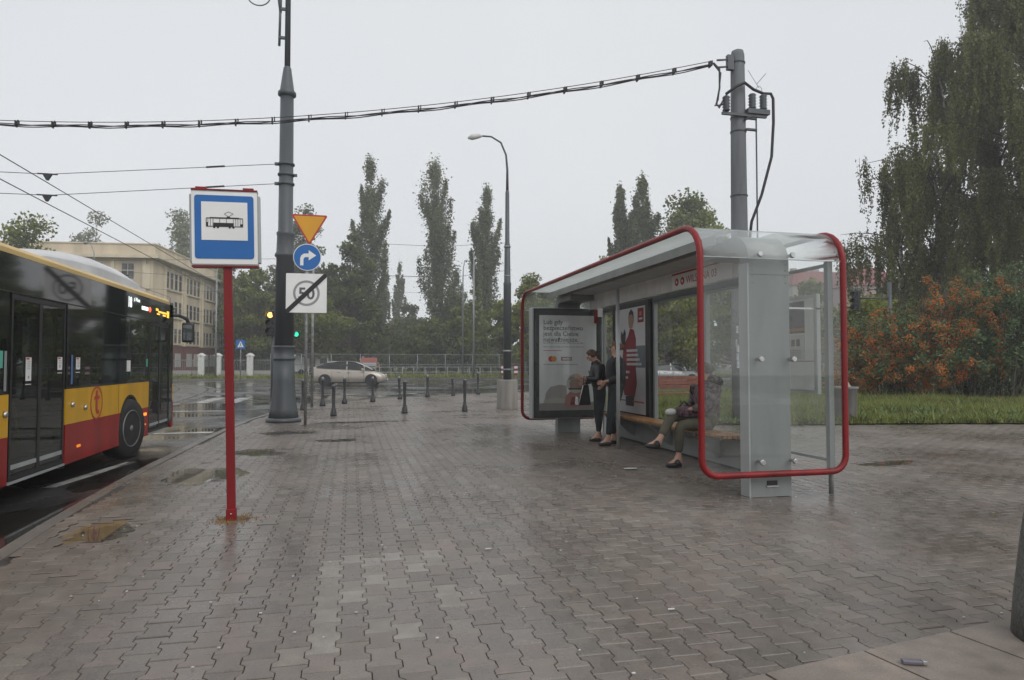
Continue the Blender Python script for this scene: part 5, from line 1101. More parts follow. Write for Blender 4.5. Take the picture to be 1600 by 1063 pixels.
# roof unit
hp = [(8.6, 2.56), (9.0, 2.68), (9.6, 2.80), (10.4, 2.89), (11.4, 2.95), (12.6, 2.94), (13.3, 2.88), (13.55, 2.74), (13.6, 2.56)]
bm_ = MB(); n = len(hp); 
for x, k in ((BX-2.2, 0), (BX-2.05, 1), (BX-.50, 1), (BX-.34, 0)):
    for y, z in hp: bm_.v.append((x, y, 2.56+(z-2.56)*(1 if k else .62)))
for j in range(3):
    for i in range(n-1): bm_.f.append([j*n+i, j*n+i+1, (j+1)*n+i+1, (j+1)*n+i]); bm_.sm.append(True)
bm_.f.append(list(range(n))); bm_.sm.append(False); bm_.f.append([3*n+i for i in range(n)]); bm_.sm.append(False); bm_.build('roof_unit', bwhite, bus)
for k in range(7): MB().sphere((BX-.50, 9.6+k*.6, 2.80+.02*k), .014, 6, 4).build('fixing_bolt', blackm, bus)
# windows (glass with black surround); see-through like the real ones
def window(y0, y1, z0=Z2+.004, z1=Z3-.002, x=BX):
    w = B('window', glass_dark, bus, x-.012, x-.004, y0+.03, y1-.03, z0+.02, z1-.01); m = MB()
    for q in ((y0, y1, z0, z0+.03), (y0, y1, z1-.02, z1), (y0, y0+.035, z0+.0305, z1-.0205), (y1-.035, y1, z0+.0305, z1-.0205)): m.box(x-.03, x-.001, *q)
    m.build('window_frame', bblk, w); return w
window(9.24, 11.15); window(11.17, 12.70); window(5.6, 7.80); window(2.4, 5.5)
B('window_top_panel', bblk, bus, BX-.003, BX+.001, 9.27, 11.13, 1.62, 2.08); B('window_top_panel', bblk, bus, BX-.003, BX+.001, 5.63, 7.77, 1.62, 2.08)
B('far_side_wall', bint, bus, BX-BW, BX-BW+.03, BR, BF, Z0, Z2); B('far_side_wall', bblk, bus, BX-BW, BX-BW+.03, BR, BF, 2.05, Z4)
for k in range(8): y0 = 2.4+k*1.47; window(y0, y0+1.4, x=BX-BW+.03)
B('rear_wall', byel, bus, BX-BW, BX, BR-.03, BR-.001, Z0, Z4)
# doors
def door(y0, y1, name='door'):
    mid = (y0+y1)/2; d = B(name, blackm, bus, BX-.03, BX-.004, y0, y0+.035, .19, Z3-.004); m = MB()
    for q in ((y1-.035, y1, .19, Z3-.004), (mid-.035, mid+.035, .19, Z3-.004), (y0+.036, mid-.036, Z3-.06, Z3-.004), (mid+.036, y1-.036, Z3-.06, Z3-.004), (y0+.036, mid-.036, .19, .24), (mid+.036, y1-.036, .19, .24)): m.box(BX-.03, BX-.004, *q)
    m.build('door_frame', blackm, d)
    for a, b in ((y0+.04, mid-.04), (mid+.04, y1-.04)):
        B('door_glass', glass_dark, d, BX-.016, BX-.010, a, b, .245, Z3-.065); B('kick_bar', lt_al, d, BX-.01, BX-.002, a+.01, b-.01, .30, .345)
    B('door_step', lt_al, d, BX-.02, BX+.006, y0-.02, y1+.02, .155, .18); return d
d1 = door(7.86, 9.20); d2 = door(12.74, 14.0)
for y, z, h_ in ((8.17, 1.19, .25), (8.97, 1.30, .15), (9.52, 1.30, .15)):
    w_1 = .13; s_ = B('notice', sgn_w, bus, BX+.0015, BX+.003, y, y+w_1, z, z+h_); B('notice_header', sgn_r, s_, BX+.0035, BX+.004, y+.01, y+.08, z+h_-.025, z+h_-.005)
    for k in range(3 if h_ < .2 else 5): B('notice_line', tg, s_, BX+.0035, BX+.004, y+.03, y+.105, z+h_-.045-k*.02, z+h_-.038-k*.02)
    B('notice_mask', tg, s_, BX+.0035, BX+.004, y+.05, y+.085, z+.025, z+.055); B('notice_bar', sgn_w, bus, BX+.0015, BX+.003, y, y+w_1, z-.04, z-.032)
B('blue_label', print_mat('label_blue', (.10, .18, .42)), bus, BX+.0015, BX+.003, 9.37, 9.42, 1.12, 1.48); B('green_label', print_mat('label_green', (.10, .42, .32)), bus, BX+.0015, BX+.003, 7.60, 7.68, 1.33, 1.50); B('pale_label', sgn_g, bus, BX+.0015, BX+.003, 7.71, 7.76, 1.10, 1.50)
B('green_label', print_mat('label_green2', (.10, .42, .32)), bus, BX+.0015, BX+.003, 12.52, 12.60, 1.32, 1.45); B('white_label', sgn_w, bus, BX+.0015, BX+.003, 11.5, 11.68, 1.25, 1.42)
for y, z in ((7.74, .87), (9.42, .87), (9.84, .81)):
    MB().lathe([(.035, 0), (.03, .025), (.012, .03)], (BX, y, z), 14, 'x').build('button_cap', steel, bus)
for y, z, s_ in ((12.49, .53, 1), (9.65, .34, .7), (12.49, .36, .55)): B('side_marker', M('marker_orange', (.9, .25, .02), .3, emit=1.3 if s_ == 1 else .5), bus, BX, BX+.012, y-.07*s_, y+.07*s_, z-.022*s_, z+.022*s_)
# round logo
ly_, lz_ = 10.26, .845; ringm = MB()
for a in range(32):
    t, u = 2*PI*a/32, 2*PI*(a+1)/32; ringm.prism([(.225*math.cos(t), .225*math.sin(t)), (.225*math.cos(u), .225*math.sin(u)), (.20*math.cos(u), .20*math.sin(u)), (.20*math.cos(t), .20*math.sin(t))], (BX+.002, ly_, lz_), (0, 1, 0), (0, 0, 1), (.002, 0, 0))
ringm.build('logo_ring', sgn_r, bus)
tp_ = [(-.03, .15), (.03, .17), (.03, .09), (.10, .09), (.10, .045), (.03, .045), (.03, -.07), (.05, -.10), (.09, -.10), (.09, -.145), (.02, -.15), (-.03, -.10), (-.035, .045), (-.09, .045), (-.07, .09), (-.03, .09)]
MB().prism([(x*1.05, z*1.02) for x, z in tp_], (BX+.002, ly_, lz_), (0, 1, 0), (0, 0, 1), (.002, 0, 0)).build('logo_letter', sgn_r, bus)
# display and lamps
led = M('display_white', (.85, .95, .92), .5, emit=1.1); ledr = M('display_red', (1, .10, .05), .5, emit=1.6); ledo = M('display_amber', (1, .55, .06), .5, emit=1.1)
text('route_number', '18', .22, (BX+.002, 11.50, 2.25), (0, 1, 0), (0, 0, 1), led, bus, sx=.9, bold=.03); text('display_text', 'pl. Wilsona', .085, (BX+.002, 11.80, 2.36), (0, 1, 0), (0, 0, 1), led, bus, sx=.8, bold=.02)
B('display_block', led, bus, BX+.001, BX+.003, 12.22, 12.58, 2.255, 2.315); MB().sphere((BX+.004, 12.68, 2.285), .045, 12, 6, (.3, 1, 1)).build('display_lamp', ledr, bus)
m = MB(); 
for y0, y1, z0, z1 in ((13.05, 13.2, 2.30, 2.34), (13.2, 13.75, 2.275, 2.305), (13.5, 13.7, 2.23, 2.26), (13.78, 13.93, 2.22, 2.34), (13.12, 13.3, 2.235, 2.26)): m.box(BX+.001, BX+.003, y0, y1, z0, z1)
m.build('display_amber', ledo, bus)
# front, mirrors
B('front_pillar', bblk, bus, BX-.06, BX-.002, BF-.04, BF+.06, .3, Z4, .02); B('windscreen', glass_dark, bus, BX-BW+.06, BX-.06, BF+.04, BF+.05, 1.0, 2.2); B('front_panel', byel, bus, BX-BW, BX-.0, BF-.0, BF+.09, .66, .99, .02); B('front_bumper', bred, bus, BX-BW, BX-.0, BF, BF+.12, .15, .65, .03); B('front_header', bblk, bus, BX-BW, BX, BF-.28, BF+.04, 2.21, Z4+.09, .04)
for s_ in (.25, BW-.25): MB().lathe([(.09, .12), (.08, .15)], (BX-s_, BF, .52), 14, 'y').build('headlight', steel, bus)
MB().tube([(BX-.1, BF-.02, 2.30), (BX+.08, BF+.12, 2.30), (BX+.20, BF+.2, 2.24), (BX+.25, BF+.2, 2.1)], [.03, .03, .04, .03], 8).build('mirror_arm', blackm, bus)
B('mirror', blackm, bus, BX+.12, BX+.34, BF+.13, BF+.24, 1.78, 2.17, .04); B('mirror_glass', M('mirror_silver', (.25, .27, .27), .06, metal=.9), bus, BX+.15, BX+.31, BF+.124, BF+.129, 1.82, 2.12)
MB().tube([(BX-BW, BF, 2.3), (BX-BW-.2, BF+.15, 2.3), (BX-BW-.25, BF+.15, 2.1)], .03, 8).build('mirror_arm', blackm, bus); B('mirror', blackm, bus, BX-BW-.36, BX-BW-.14, BF+.1, BF+.2, 1.78, 2.15, .04)
for k, z in enumerate((2.42, 2.36, 2.30)): MB().sphere((BX-.02, BF+.05, z), .03, 8, 6).build('top_lamp', blackm, bus)
# wheels
def buswheel(y, steer=0, x=BX-.17):
    w = thing('wheel', '', '', (0, 0, 0)); del w['label'], w['category']
    MB().lathe([(.28, -.14), (.43, -.15), (.455, -.11), (.458, 0), (.455, .11), (.43, .15), (.29, .15)], (0, 0, 0), 40, 'x').build('tyre', blackrub, w)
    rm = MB().lathe([(.28, .10), (.285, .155), (.27, .16), (.25, .10), (.23, .05), (.16, .05), (.13, .10), (.10, .12), (.06, .12), (.05, .15), (.001, .155)], (0, 0, 0), 32, 'x').build('rim', M('rim_grey', (.20, .20, .19), .4, metal=.4, var=.25, scale=9), w)
    for k in range(10): a = 2*PI*k/10; MB().lathe([(.013, .06), (.013, .09)], (0, .205*math.cos(a), .205*math.sin(a)), 6, 'x').build('wheel_nut', steel, rm)
    w.parent = bus; w.location = (x-(BX-BW/2), y-8.2, .37+.1); w.rotation_euler[2] = steer; return w
buswheel(WC, math.radians(-9), BX-.11); buswheel(4.2); wl1 = buswheel(WC, 0, BX-BW+.17); wl1.rotation_euler[2] = PI; wl2 = buswheel(4.2, 0, BX-BW+.17); wl2.rotation_euler[2] = PI
B('underbody', blackrub, bus, BX-BW+.3, BX-.4, BR+.3, BF-.5, .0, .19)
# seats, poles
for y in (6.2, 7.0, 9.7, 10.5, 11.3):
    for x in (BX-.5, BX-2.0):
        s_ = B('seat', seatm, bus, x-.42, x+.42, y-.2, y+.22, .55, .63, .02); B('seat_back', seatm, s_, x-.42, x+.42, y-.24, y-.18, .6, 1.2, .02)
for y in (5.7, 7.75, 8.5, 9.3, 10.9, 12.6): MB().tube([(BX-.75, y, .26), (BX-.75, y, 2.28)], .018, 8).build('grab_pole', ypole, bus)
MB().tube([(BX-.12, 8.0, 1.0), (BX-.10, 8.15, .95), (BX-.1, 8.25, .75), (BX-.12, 8.3, .5)], .016, 6).build('door_handle', ypole, bus); MB().tube([(BX-.10, 8.75, 1.12), (BX-.10, 8.85, 1.15), (BX-.12, 9.0, 1.16)], .016, 6).build('door_handle', ypole, bus)

# ------------------------------------------------------------------ passing car (built pointing +x, then placed)
carm = M('champagne_car_paint', (.40, .355, .30), .25, metal=.35, var=.04, coat=.6)
def car(loc, rz, label, paint=carm, sc_=1.0):
    t = thing('car', label, 'car', (0, 0, 0)); st = []
    # x, bottom, belt, roof(greenhouse) , half width at belt
    prof = [(-2.22, .42, .78, .78, .62), (-2.16, .26, .98, 1.02, .76), (-1.9, .20, 1.04, 1.16, .83), (-1.4, .18, 1.00, 1.34, .86), (-.7, .17, .97, 1.46, .87), (-.1, .17, .94, 1.49, .87), (.4, .17, .92, 1.43, .87), (.9, .17, .90, 1.22, .87), (1.35, .18, .87, .97, .85), (1.75, .19, .78, .80, .81), (2.08, .23, .64, .66, .71), (2.2, .32, .52, .53, .55)]
    n = 16
    body = MB(); R = []
    for (x, zb, zt, zr, hw) in prof:
        sec = [(-hw*.90, zb), (-hw*.98, zb+.10), (-hw, (zb+zt)*.5), (-hw*.97, zt-.05), (-hw*.90, zt), (-hw*.5, zt+.02), (0, zt+.03)]; sec = sec+[(-a, b) for a, b in sec[::-1][1:]]+[(hw*.5, zb-.01), (0, zb-.01), (-hw*.5, zb-.01)]
        R.append([(x, a, b) for a, b in sec])
    k = len(R[0])
    for r_ in R: body.v += r_
    for i in range(len(R)-1):
        for j in range(k): body.f.append([i*k+j, i*k+(j+1) % k, (i+1)*k+(j+1) % k, (i+1)*k+j]); body.sm.append(True)
    body.f.append(list(range(k))); body.sm.append(True); body.f.append([(len(R)-1)*k+j for j in range(k)]); body.sm.append(True); body.build('body', paint, t)
    gh = MB(); G = []
    for (x, zb, zt, zr, hw) in prof[2:9]:
        sec = [(-hw*.90, zt-.01), (-hw*.80, zt+(zr-zt)*.55), (-hw*.70, zr-.03), (-hw*.45, zr+.0)]; sec += [(-a, b) for a, b in sec[::-1]]; G.append([(x, a, b) for a, b in sec])
    k = 8
    for r_ in G: gh.v += r_
    for i in range(len(G)-1):
        for j in range(k-1): gh.f.append([i*k+j, i*k+j+1, (i+1)*k+j+1, (i+1)*k+j]); gh.sm.append(True)
    gh.build('window', glass_black, t)
    rf = MB()
    for r_ in G: rf.v += [(a, b*1.01, c+.012) for a, b, c in r_[2:6]]
    for i in range(len(G)-1):
        for j in range(3): rf.f.append([i*4+j, i*4+j+1, (i+1)*4+j+1, (i+1)*4+j]); rf.sm.append(True)
    rf.build('roof', paint, t)
    for s in (-1, 1):
        pl = MB()
        for a, b in ((0, 1), (5, 6)):
            pass
        def at(i, f): q0, q1 = G[i][0 if s < 0 else 7], G[i][2 if s < 0 else 5]; return Vector((q0[0]+(q1[0]-q0[0])*f, (q0[1]+(q1[1]-q0[1])*f)+s*.012, q0[2]+(q1[2]-q0[2])*f))
        for i0, i1, w1 in ((3, 3, .035), (0, 0, .25), (5, 6, .05)):
            p, q = at(i0, 0), at(i1 if i1 == i0 else i0, 1); d = Vector((w1, 0, 0)); pl.add([p-d, p+d, q+d, q-d], [(0, 1, 2, 3)])
        e0 = [at(i, 0) for i in range(7)]; 
        for a, b in zip(e0, e0[1:]): pl.add([a, b, b+Vector((0, 0, .04)), a+Vector((0, 0, .04))], [(0, 1, 2, 3)])
        pl.build('window_pillars', paint, t, fix=False)
        B('door_handle', paint, t, -.62, -.44, s*.875-.015, s*.875+.015, .82, .85, .006); B('door_handle', paint, t, .18-.25, .38-.25, s*.875-.015, s*.875+.015, .80, .83, .006)
        for xs in (-.95, .02, .92): B('door_gap', blackm, t, xs-.006, xs+.006, s*.872-.004, s*.872+.004, .30, .90)
        B('mirror', paint, t, .78, .92, s*.96-.07, s*.96+.07, .93, 1.06, .03); B('sill', blackm, t, -.95, .95, s*.86-.01, s*.86+.02, .18, .25)
        MB().sphere((1.98, s*.56, .62), .13, 12, 8, (1.1, .8, .6)).build('headlight', headl, t); MB().sphere((-2.10, s*.66, .86), .12, 12, 8, (.6, .7, 1.2)).build('tail_light', sgn_r, t)
        for xw in (-1.36, 1.34):
            w = MB().lathe([(.22, -.09), (.30, -.10), (.315, -.07), (.315, .07), (.30, .10), (.22, .10)], (xw, s*.76, .315), 28, 'y').build('tyre', blackrub, t)
            rm = MB().lathe([(.225, .05*s), (.21, .11*s), (.06, .085*s), (.001, .09*s)], (xw, s*.76, .315), 24, 'y').build('rim', rimm, w)
            MB().lathe([(.36, .8*s*.999), (.36, .882*s)], (xw, 0, .36), 28, 'y').build('wheel_arch', blackm, t)
    B('number_plate', sgn_w, t, 2.2, 2.215, -.26, .26, .34, .44); t.location = loc; t.rotation_euler[2] = rz; t.scale = (sc_,)*3; return t
glass_black = M('car_window', (.02, .022, .024), .08, var=.1); headl = M('headlight_glass', (.7, .7, .68), .1); rimm = M('car_rim', (.33, .33, .33), .35, metal=.6)
x, y = at_px(548, 44.5); car((x, y, -.10), -CA*.8+.02, 'beige liftback car driving right behind the bollards', sc_=1.08)
x, y = at_px(1045, 48); car((x, y, -.10), -CA+.1, 'pale grey car seen through the shelter glass beyond the lawn', M('pale_grey_car', (.42, .43, .44), .3, metal=.3, coat=.5))

# ------------------------------------------------------------------ street objects round the shelter
bn = thing('park_bench', 'weathered red brown slatted park bench on the lawn seen through the shelter glass', 'bench', (9.3, 18.4, 0)); rb = M('red_brown_slat', (.26, .085, .05), .5, var=.25, scale=8)
for k in range(4): B('slat', rb, bn, 8.3, 10.3, 18.2+k*.11, 18.29+k*.11, .47, .50)
for k in range(3): B('slat', rb, bn, 8.3, 10.3, 18.66+k*.03, 18.69+k*.03, .62+k*.13, .73+k*.13)
for xx in (8.5, 10.0): B('leg', M('bench_concrete', (.22, .21, .2), .8), bn, xx, xx+.1, 18.2, 18.72, 0, .465)
lb = thing('litter_bin', 'round concrete litter bin with a torn bag on its rim, right of the shelter end', 'bin', (11.15, 13.75, 0)); drumc = M('bin_concrete', (.19, .18, .17), .75, var=.2, streak=True, bump=.4)
MB().lathe([(.29, 0), (.31, .05), (.32, .76), (.35, .78), (.35, .83), (.27, .83), (.26, .5)], (11.15, 13.75, 0), 28).build('drum', drumc, lb)
MB().add([(11.0, 13.6, .83), (11.3, 13.62, .83), (11.22, 13.8, .85), (11.12, 13.62, 1.12), (11.2, 13.66, 1.0)], [(0, 1, 4), (0, 4, 3), (1, 2, 4), (2, 3, 4), (0, 3, 2)]).build('torn_paper', M('old_paper', (.40, .32, .24), .8), lb)
# stone pillar close by on the right
pl = thing('stone_pillar', 'grey granite pillar leaning in at the right edge of the picture', 'pillar', (3.7, 3.0, 0)); gran = M('speckled_granite', (.12, .125, .115), .5, var=.35, scale=60, bump=.2)
pc = at_px(1590, 3.35)
MB().lathe([(.30, 0), (.285, .2), (.25, .5), (.205, .8), (.16, 1.1), (.15, 1.12)], (pc[0]+.30, pc[1]-.06, 0), 40).build('shaft', gran, pl)
# litter
def litter(name, pts, mat, label, cat): o = MB().prism(pts[0], pts[1], (1, 0, 0), (0, 1, 0), (0, 0, pts[2])).build(name, mat); tag(o, label, cat, 'litter on the paving'); return o
gp = lambda a, b: None
lt = thing('lighter', 'small grey metallic lighter lying on the sandy slab', 'lighter', (2.47, 2.62, .01)); B('body', M('lighter_plastic', (.22, .20, .24), .25, metal=.5), lt, 2.435, 2.50, 2.61, 2.635, .012, .026, .004); B('cap', steel, lt, 2.50, 2.515, 2.611, 2.634, .012, .027, .003); lt.rotation_euler[2] = -.35; lt.location.z += .014; lt.scale = (1.3, 1.3, 1.3)
paper = M('wet_paper', (.60, .60, .58), .5)
for (x, y, s_, nm, lab) in ((3.55, 8.35, .10, 'paper_scrap', 'flat white paper scrap on the paving left of the seated person'), (4.35, 8.75, .05, 'paper_scrap', 'small white scrap by the bench foot'), (1.75, 3.55, .022, 'cigarette_butt', 'white cigarette butt in front of the sandy slabs'), (1.0, 5.0, .025, 'cigarette_butt', 'pale butt on the damp paving in the middle')):
    m = MB(); m.prism([(-s_, -s_*.35), (s_*.8, -s_*.45), (s_, s_*.3), (-s_*.7, s_*.4)], (x, y, .008), (1, 0, 0), (0, 1, 0), (0, 0, .003)); tag(m.build(nm, paper), lab, 'litter')
lf_fall = M('fallen_leaf', (.30, .17, .04), .6, var=.4, scale=30); C_ = []
for k in range(130):
    x, y = random.uniform(-2.2, 9), random.uniform(2.9, 15); C_.append((x, y))
m = MB()
for (x, y) in C_: a = random.uniform(0, 6.3); s_ = random.uniform(.006, .02); z = .009; m.add([(x+s_*math.cos(a+q)*w, y+s_*math.sin(a+q)*w, z+.004*(q > 3)) for q, w in ((0, 1), (1.5, .5), (3.14, 1), (4.7, .5))], [(0, 1, 2, 3)])
for k in range(500):
    x, y = random.uniform(8, 24), random.uniform(12.4, 24); a = random.uniform(0, 6.3); s_ = random.uniform(.02, .045); m.add([(x+s_*math.cos(a+q)*w, y+s_*math.sin(a+q)*w, random.uniform(.14, .2)) for q, w in ((0, 1), (1.5, .5), (3.14, 1), (4.7, .5))], [(0, 1, 2, 3)])
o = m.build('fallen_leaves', lf_fall, fix=False); o['kind'] = 'stuff'
C_ = []; m = MB()
for k in range(90):
    x, y = random.uniform(-2.2, 5), random.uniform(2.6, 9); s_ = random.uniform(.003, .008); m.box(x-s_, x+s_, y-s_*.6, y+s_*.6, .006, .010)
o = m.build('crumbs', paper); o['kind'] = 'stuff'
wd = MB()
for k in range(260):
    x, y = -1.01+random.gauss(.02, .09), 6.46+random.gauss(0, .09); h_ = random.uniform(.01, .03); wd.add([(x-.004, y, 0), (x+.004, y, 0), (x+random.gauss(0, .01), y, h_)], [(0, 1, 2)])
o = wd.build('weeds', lf_fall, fix=False); o['kind'] = 'stuff'
MB().prism([(.03, -.05), (.16, .02), (.12, .06), (.02, .03)], (s0x, s0y, .005), (1, 0, 0), (0, 1, 0), (0, 0, .002)).build('dark_gap', m_bed).name = 'paver_gap'
bpy.data.objects['paver_gap']['kind'] = 'structure'

# ------------------------------------------------------------------ people
def skinmesh(name, V, E_, R, mat, parent, root=0, sub=2):
    me = bpy.data.meshes.new(name); me.from_pydata([tuple(v) for v in V], E_, []); o = link(bpy.data.objects.new(name, me))
    md = o.modifiers.new('skin', 'SKIN'); md.use_smooth_shade = True; sv = me.skin_vertices[0].data
    for i, r in enumerate(R): sv[i].radius = r if isinstance(r, tuple) else (r, r); sv[i].use_root = (i == root)
    if sub: s_ = o.modifiers.new('sub', 'SUBSURF'); s_.levels = sub; s_.render_levels = sub
    bpy.context.view_layer.update(); dg = bpy.context.evaluated_depsgraph_get(); nm = bpy.data.meshes.new_from_object(o.evaluated_get(dg)); o.modifiers.clear(); o.data = nm; nm.materials.clear(); nm.materials.append(mat)
    nm.polygons.foreach_set('use_smooth', [True]*len(nm.polygons)); bpy.data.meshes.remove(me); o.parent = parent; return o
def hand(parent, w, dirv, up, mat, s=1.0):
    """five fingers rooted in a palm at wrist w, pointing along dirv, palm normal up"""
    w, d, n_ = Vector(w), Vector(dirv).normalized(), Vector(up).normalized(); sd_ = d.cross(n_).normalized(); V = [w, w+d*.045*s, w+d*.075*s]; E_ = [(0, 1), (1, 2)]; R = [(.022*s, .016*s), (.034*s, .014*s), (.034*s, .013*s)]
    V2 = []; 
    for k, ln in enumerate((.066, .075, .070, .055)):
        b = len(V); o_ = sd_*(.027-.018*k)*s; p = w+d*.08*s+o_; V += [p, p+d*ln*.5*s-n_*.008*s, p+d*ln*.85*s-n_*.030*s]; E_ += [(2, b), (b, b+1), (b+1, b+2)]; R += [(.0095*s,)*2, (.0085*s,)*2, (.0065*s,)*2]
    b = len(V); p = w+d*.03*s+sd_*.03*s; V += [p, p+d*.03*s+sd_*.018*s-n_*.01*s, p+d*.055*s+sd_*.02*s-n_*.02*s]; E_ += [(1, b), (b, b+1), (b+1, b+2)]; R += [(.012*s,)*2, (.010*s,)*2, (.008*s,)*2]
    return V, E_, R
def person(label, J, yaw, loc, cols, hair, extra=None, H=1.0, coatR=1.0, legR=1.0, group=None):
    """J: joint dict in the figure's own frame, +x ahead, +y left"""
    t = thing('person', label, 'person', (0, 0, 0), group=group); order = ['pelvis', 'waist', 'chest', 'upchest', 'neck', 'headb', 'head', 'crown', 'shL', 'elL', 'wrL', 'shR', 'elR', 'wrR', 'hipL', 'knL', 'anL', 'heelL', 'toeL', 'hipR', 'knR', 'anR', 'heelR', 'toeR']
    idx = {k: i for i, k in enumerate(order)}; V = [Vector(J[k]) for k in order]
    E0 = [('pelvis', 'waist'), ('waist', 'chest'), ('chest', 'upchest'), ('upchest', 'neck'), ('neck', 'headb'), ('headb', 'head'), ('head', 'crown'), ('upchest', 'shL'), ('shL', 'elL'), ('elL', 'wrL'), ('upchest', 'shR'), ('shR', 'elR'), ('elR', 'wrR'), ('pelvis', 'hipL'), ('hipL', 'knL'), ('knL', 'anL'), ('anL', 'heelL'), ('anL', 'toeL'), ('pelvis', 'hipR'), ('hipR', 'knR'), ('knR', 'anR'), ('anR', 'heelR'), ('anR', 'toeR')]
    Rr = dict(pelvis=(.125, .10), waist=(.105, .085), chest=(.12, .095), upchest=(.105, .085), neck=.052, headb=(.060, .066), head=(.074, .088), crown=(.052, .062), shL=.050, elL=.038, wrL=.024, shR=.050, elR=.038, wrR=.024, hipL=.080, knL=.050, anL=.032, heelL=.030, toeL=(.030, .022), hipR=.080, knR=.050, anR=.032, heelR=.030, toeR=(.030, .022))
    E_ = [(idx[a], idx[b]) for a, b in E0]; R = [Rr[k] for k in order]
    for sd_ in ('L', 'R'):
        dv_ = (V[idx['wr'+sd_]]-V[idx['el'+sd_]]).normalized(); hv, he, hr = hand(t, V[idx['wr'+sd_]]+dv_*.01, dv_, J.get('palm'+sd_, (0, 0, -1)), skin_m); b = len(V); V += hv; R += hr; E_ += [(a+b, c+b) for a, c in he]+[(idx['wr'+sd_], b)]
    skinmesh('body', V, E_, R, skin_m, t)
    def cloth(name, keys, scale, mat, cut=None, extra_r=0):
        ks = list(keys); vi = {k: i for i, k in enumerate(ks)}; VV = [Vector(J[k]) for k in ks]; ee = [(vi[a], vi[b]) for a, b in E0 if a in vi and b in vi]; rr = []
        if cut:
            for k, tgt, f in cut: VV[vi[k]] = Vector(J[k]).lerp(Vector(J[tgt]), f)
        for k in ks: q = Rr[k]; q = q if isinstance(q, tuple) else (q, q); rr.append((q[0]*scale+.010+extra_r, q[1]*scale+.010+extra_r))
        return skinmesh(name, VV, ee, rr, mat, t)
    cloth('trousers', ['waist', 'pelvis', 'hipL', 'knL', 'anL', 'hipR', 'knR', 'anR'], 1.10*legR, cols['legs'], cut=[('anL', 'knL', .16), ('anR', 'knR', .16)])
    cloth('jacket', ['pelvis', 'waist', 'chest', 'upchest', 'shL', 'elL', 'wrL', 'shR', 'elR', 'wrR'], 1.18*coatR, cols['top'], cut=[('wrL', 'elL', .08), ('wrR', 'elR', .08), ('pelvis', 'waist', -.25)], extra_r=.016)
    # collar, shoes
    nk = Vector(J['neck']); MB().lathe([(.095, -.06), (.075, -.01), (.062, .02), (.056, .02)], nk, 16).build('collar', cols['top'], t)
    for s_ in ('L', 'R'):
        a, h_, to = Vector(J['an'+s_]), Vector(J['heel'+s_]), Vector(J['toe'+s_]); d = (to-h_)
        if cols.get('sneaker'): skinmesh('shoe_upper', [a+(h_-a)*.4, h_.lerp(to, .22)+(a-h_)*.35, h_.lerp(to, .55)+(a-h_)*.12], [(0, 1), (1, 2)], [(.056, .056), (.066, .060), (.066, .044)], cols['shoes'], t)
        skinmesh('shoe', [h_-d.normalized()*.012, h_.lerp(to, .35), h_.lerp(to, .75), to+d.normalized()*.022], [(0, 1), (1, 2), (2, 3)], [(.050, .046), (.050, .042), (.054, .036), (.036, .026)], cols['shoes'], t)
    # face
    hd = Vector(J['head']); cr_ = Vector(J['crown']); f = Vector(J['face']).normalized(); upv = (cr_-Vector(J['headb'])).normalized(); f = (f-upv*f.dot(upv)).normalized(); lf = upv.cross(f)
    MB().sphere(hd+f*.088-upv*.012, .016, 8, 6).build('nose', skin_m, t); MB().sphere(hd+f*.078-upv*.052, .014, 8, 5, (1, 1.4, .5)).build('mouth', M('lips', (.35, .12, .11), .5), t)
    for s_ in (-1, 1):
        MB().sphere(hd+f*.076+lf*s_*.030+upv*.006, .010, 8, 6).build('eye', blackm, t); MB().sphere(hd+lf*s_*.076-upv*.01-f*.005, .020, 8, 6, (.8, .6, 1.2)).build('ear', skin_m, t)
        MB().sphere(hd+f*.080+lf*s_*.030+upv*.024, .011, 8, 5, (.7, 1.3, .35)).build('eyebrow', hair, t)
    hb = MB(); n1, n2 = 18, 10
    for i in range(n2+1):
        for k in range(n1):
            th, ph = PI*.62*i/n2, 2*PI*k/n1; d = upv*math.cos(th)+(f*math.cos(ph)+lf*math.sin(ph))*math.sin(th); r = .104
            fr = d.dot(f)
            if fr > .35 and d.dot(upv) < .62: r = .070
            c = hd+upv*.012-f*.012; hb.v.append(tuple(c+f*d.dot(f)*r*1.03+lf*d.dot(lf)*r*.90+upv*d.dot(upv)*r*1.05))
    for i in range(n2):
        for k in range(n1): hb.f.append([i*n1+k, i*n1+(k+1) % n1, (i+1)*n1+(k+1) % n1, (i+1)*n1+k]); hb.sm.append(True)
    hb.build('hair', hair, t)
    if extra: extra(t, J, f, upv, lf)
    t.location = loc; t.rotation_euler[2] = yaw; t.scale = (H, H, H); return t
hair_b = M('brown_hair', (.095, .055, .035), .6, var=.4, scale=40); hair_a = M('auburn_hair', (.18, .085, .045), .55, var=.4, scale=40); hair_d = M('dark_hair', (.05, .038, .032), .6, var=.4, scale=40)
leather = M('black_leather', (.018, .019, .021), .30, var=.3, scale=10, bump=.5, bscale=14); wool = M('black_wool', (.030, .032, .036), .8, var=.3, bump=.4, bscale=25); legk = M('dark_teal_trousers', (.016, .024, .026), .75, var=.25, scale=8, bump=.4, bscale=12); olive = M('olive_trousers', (.105, .098, .068), .8, var=.15, scale=6, bump=.5, bscale=12); shoek = M('black_shoe', (.02, .02, .022), .4)
floral = M('floral_jacket', (.11, .08, .085), .75, var=.9, scale=22, bump=.3)
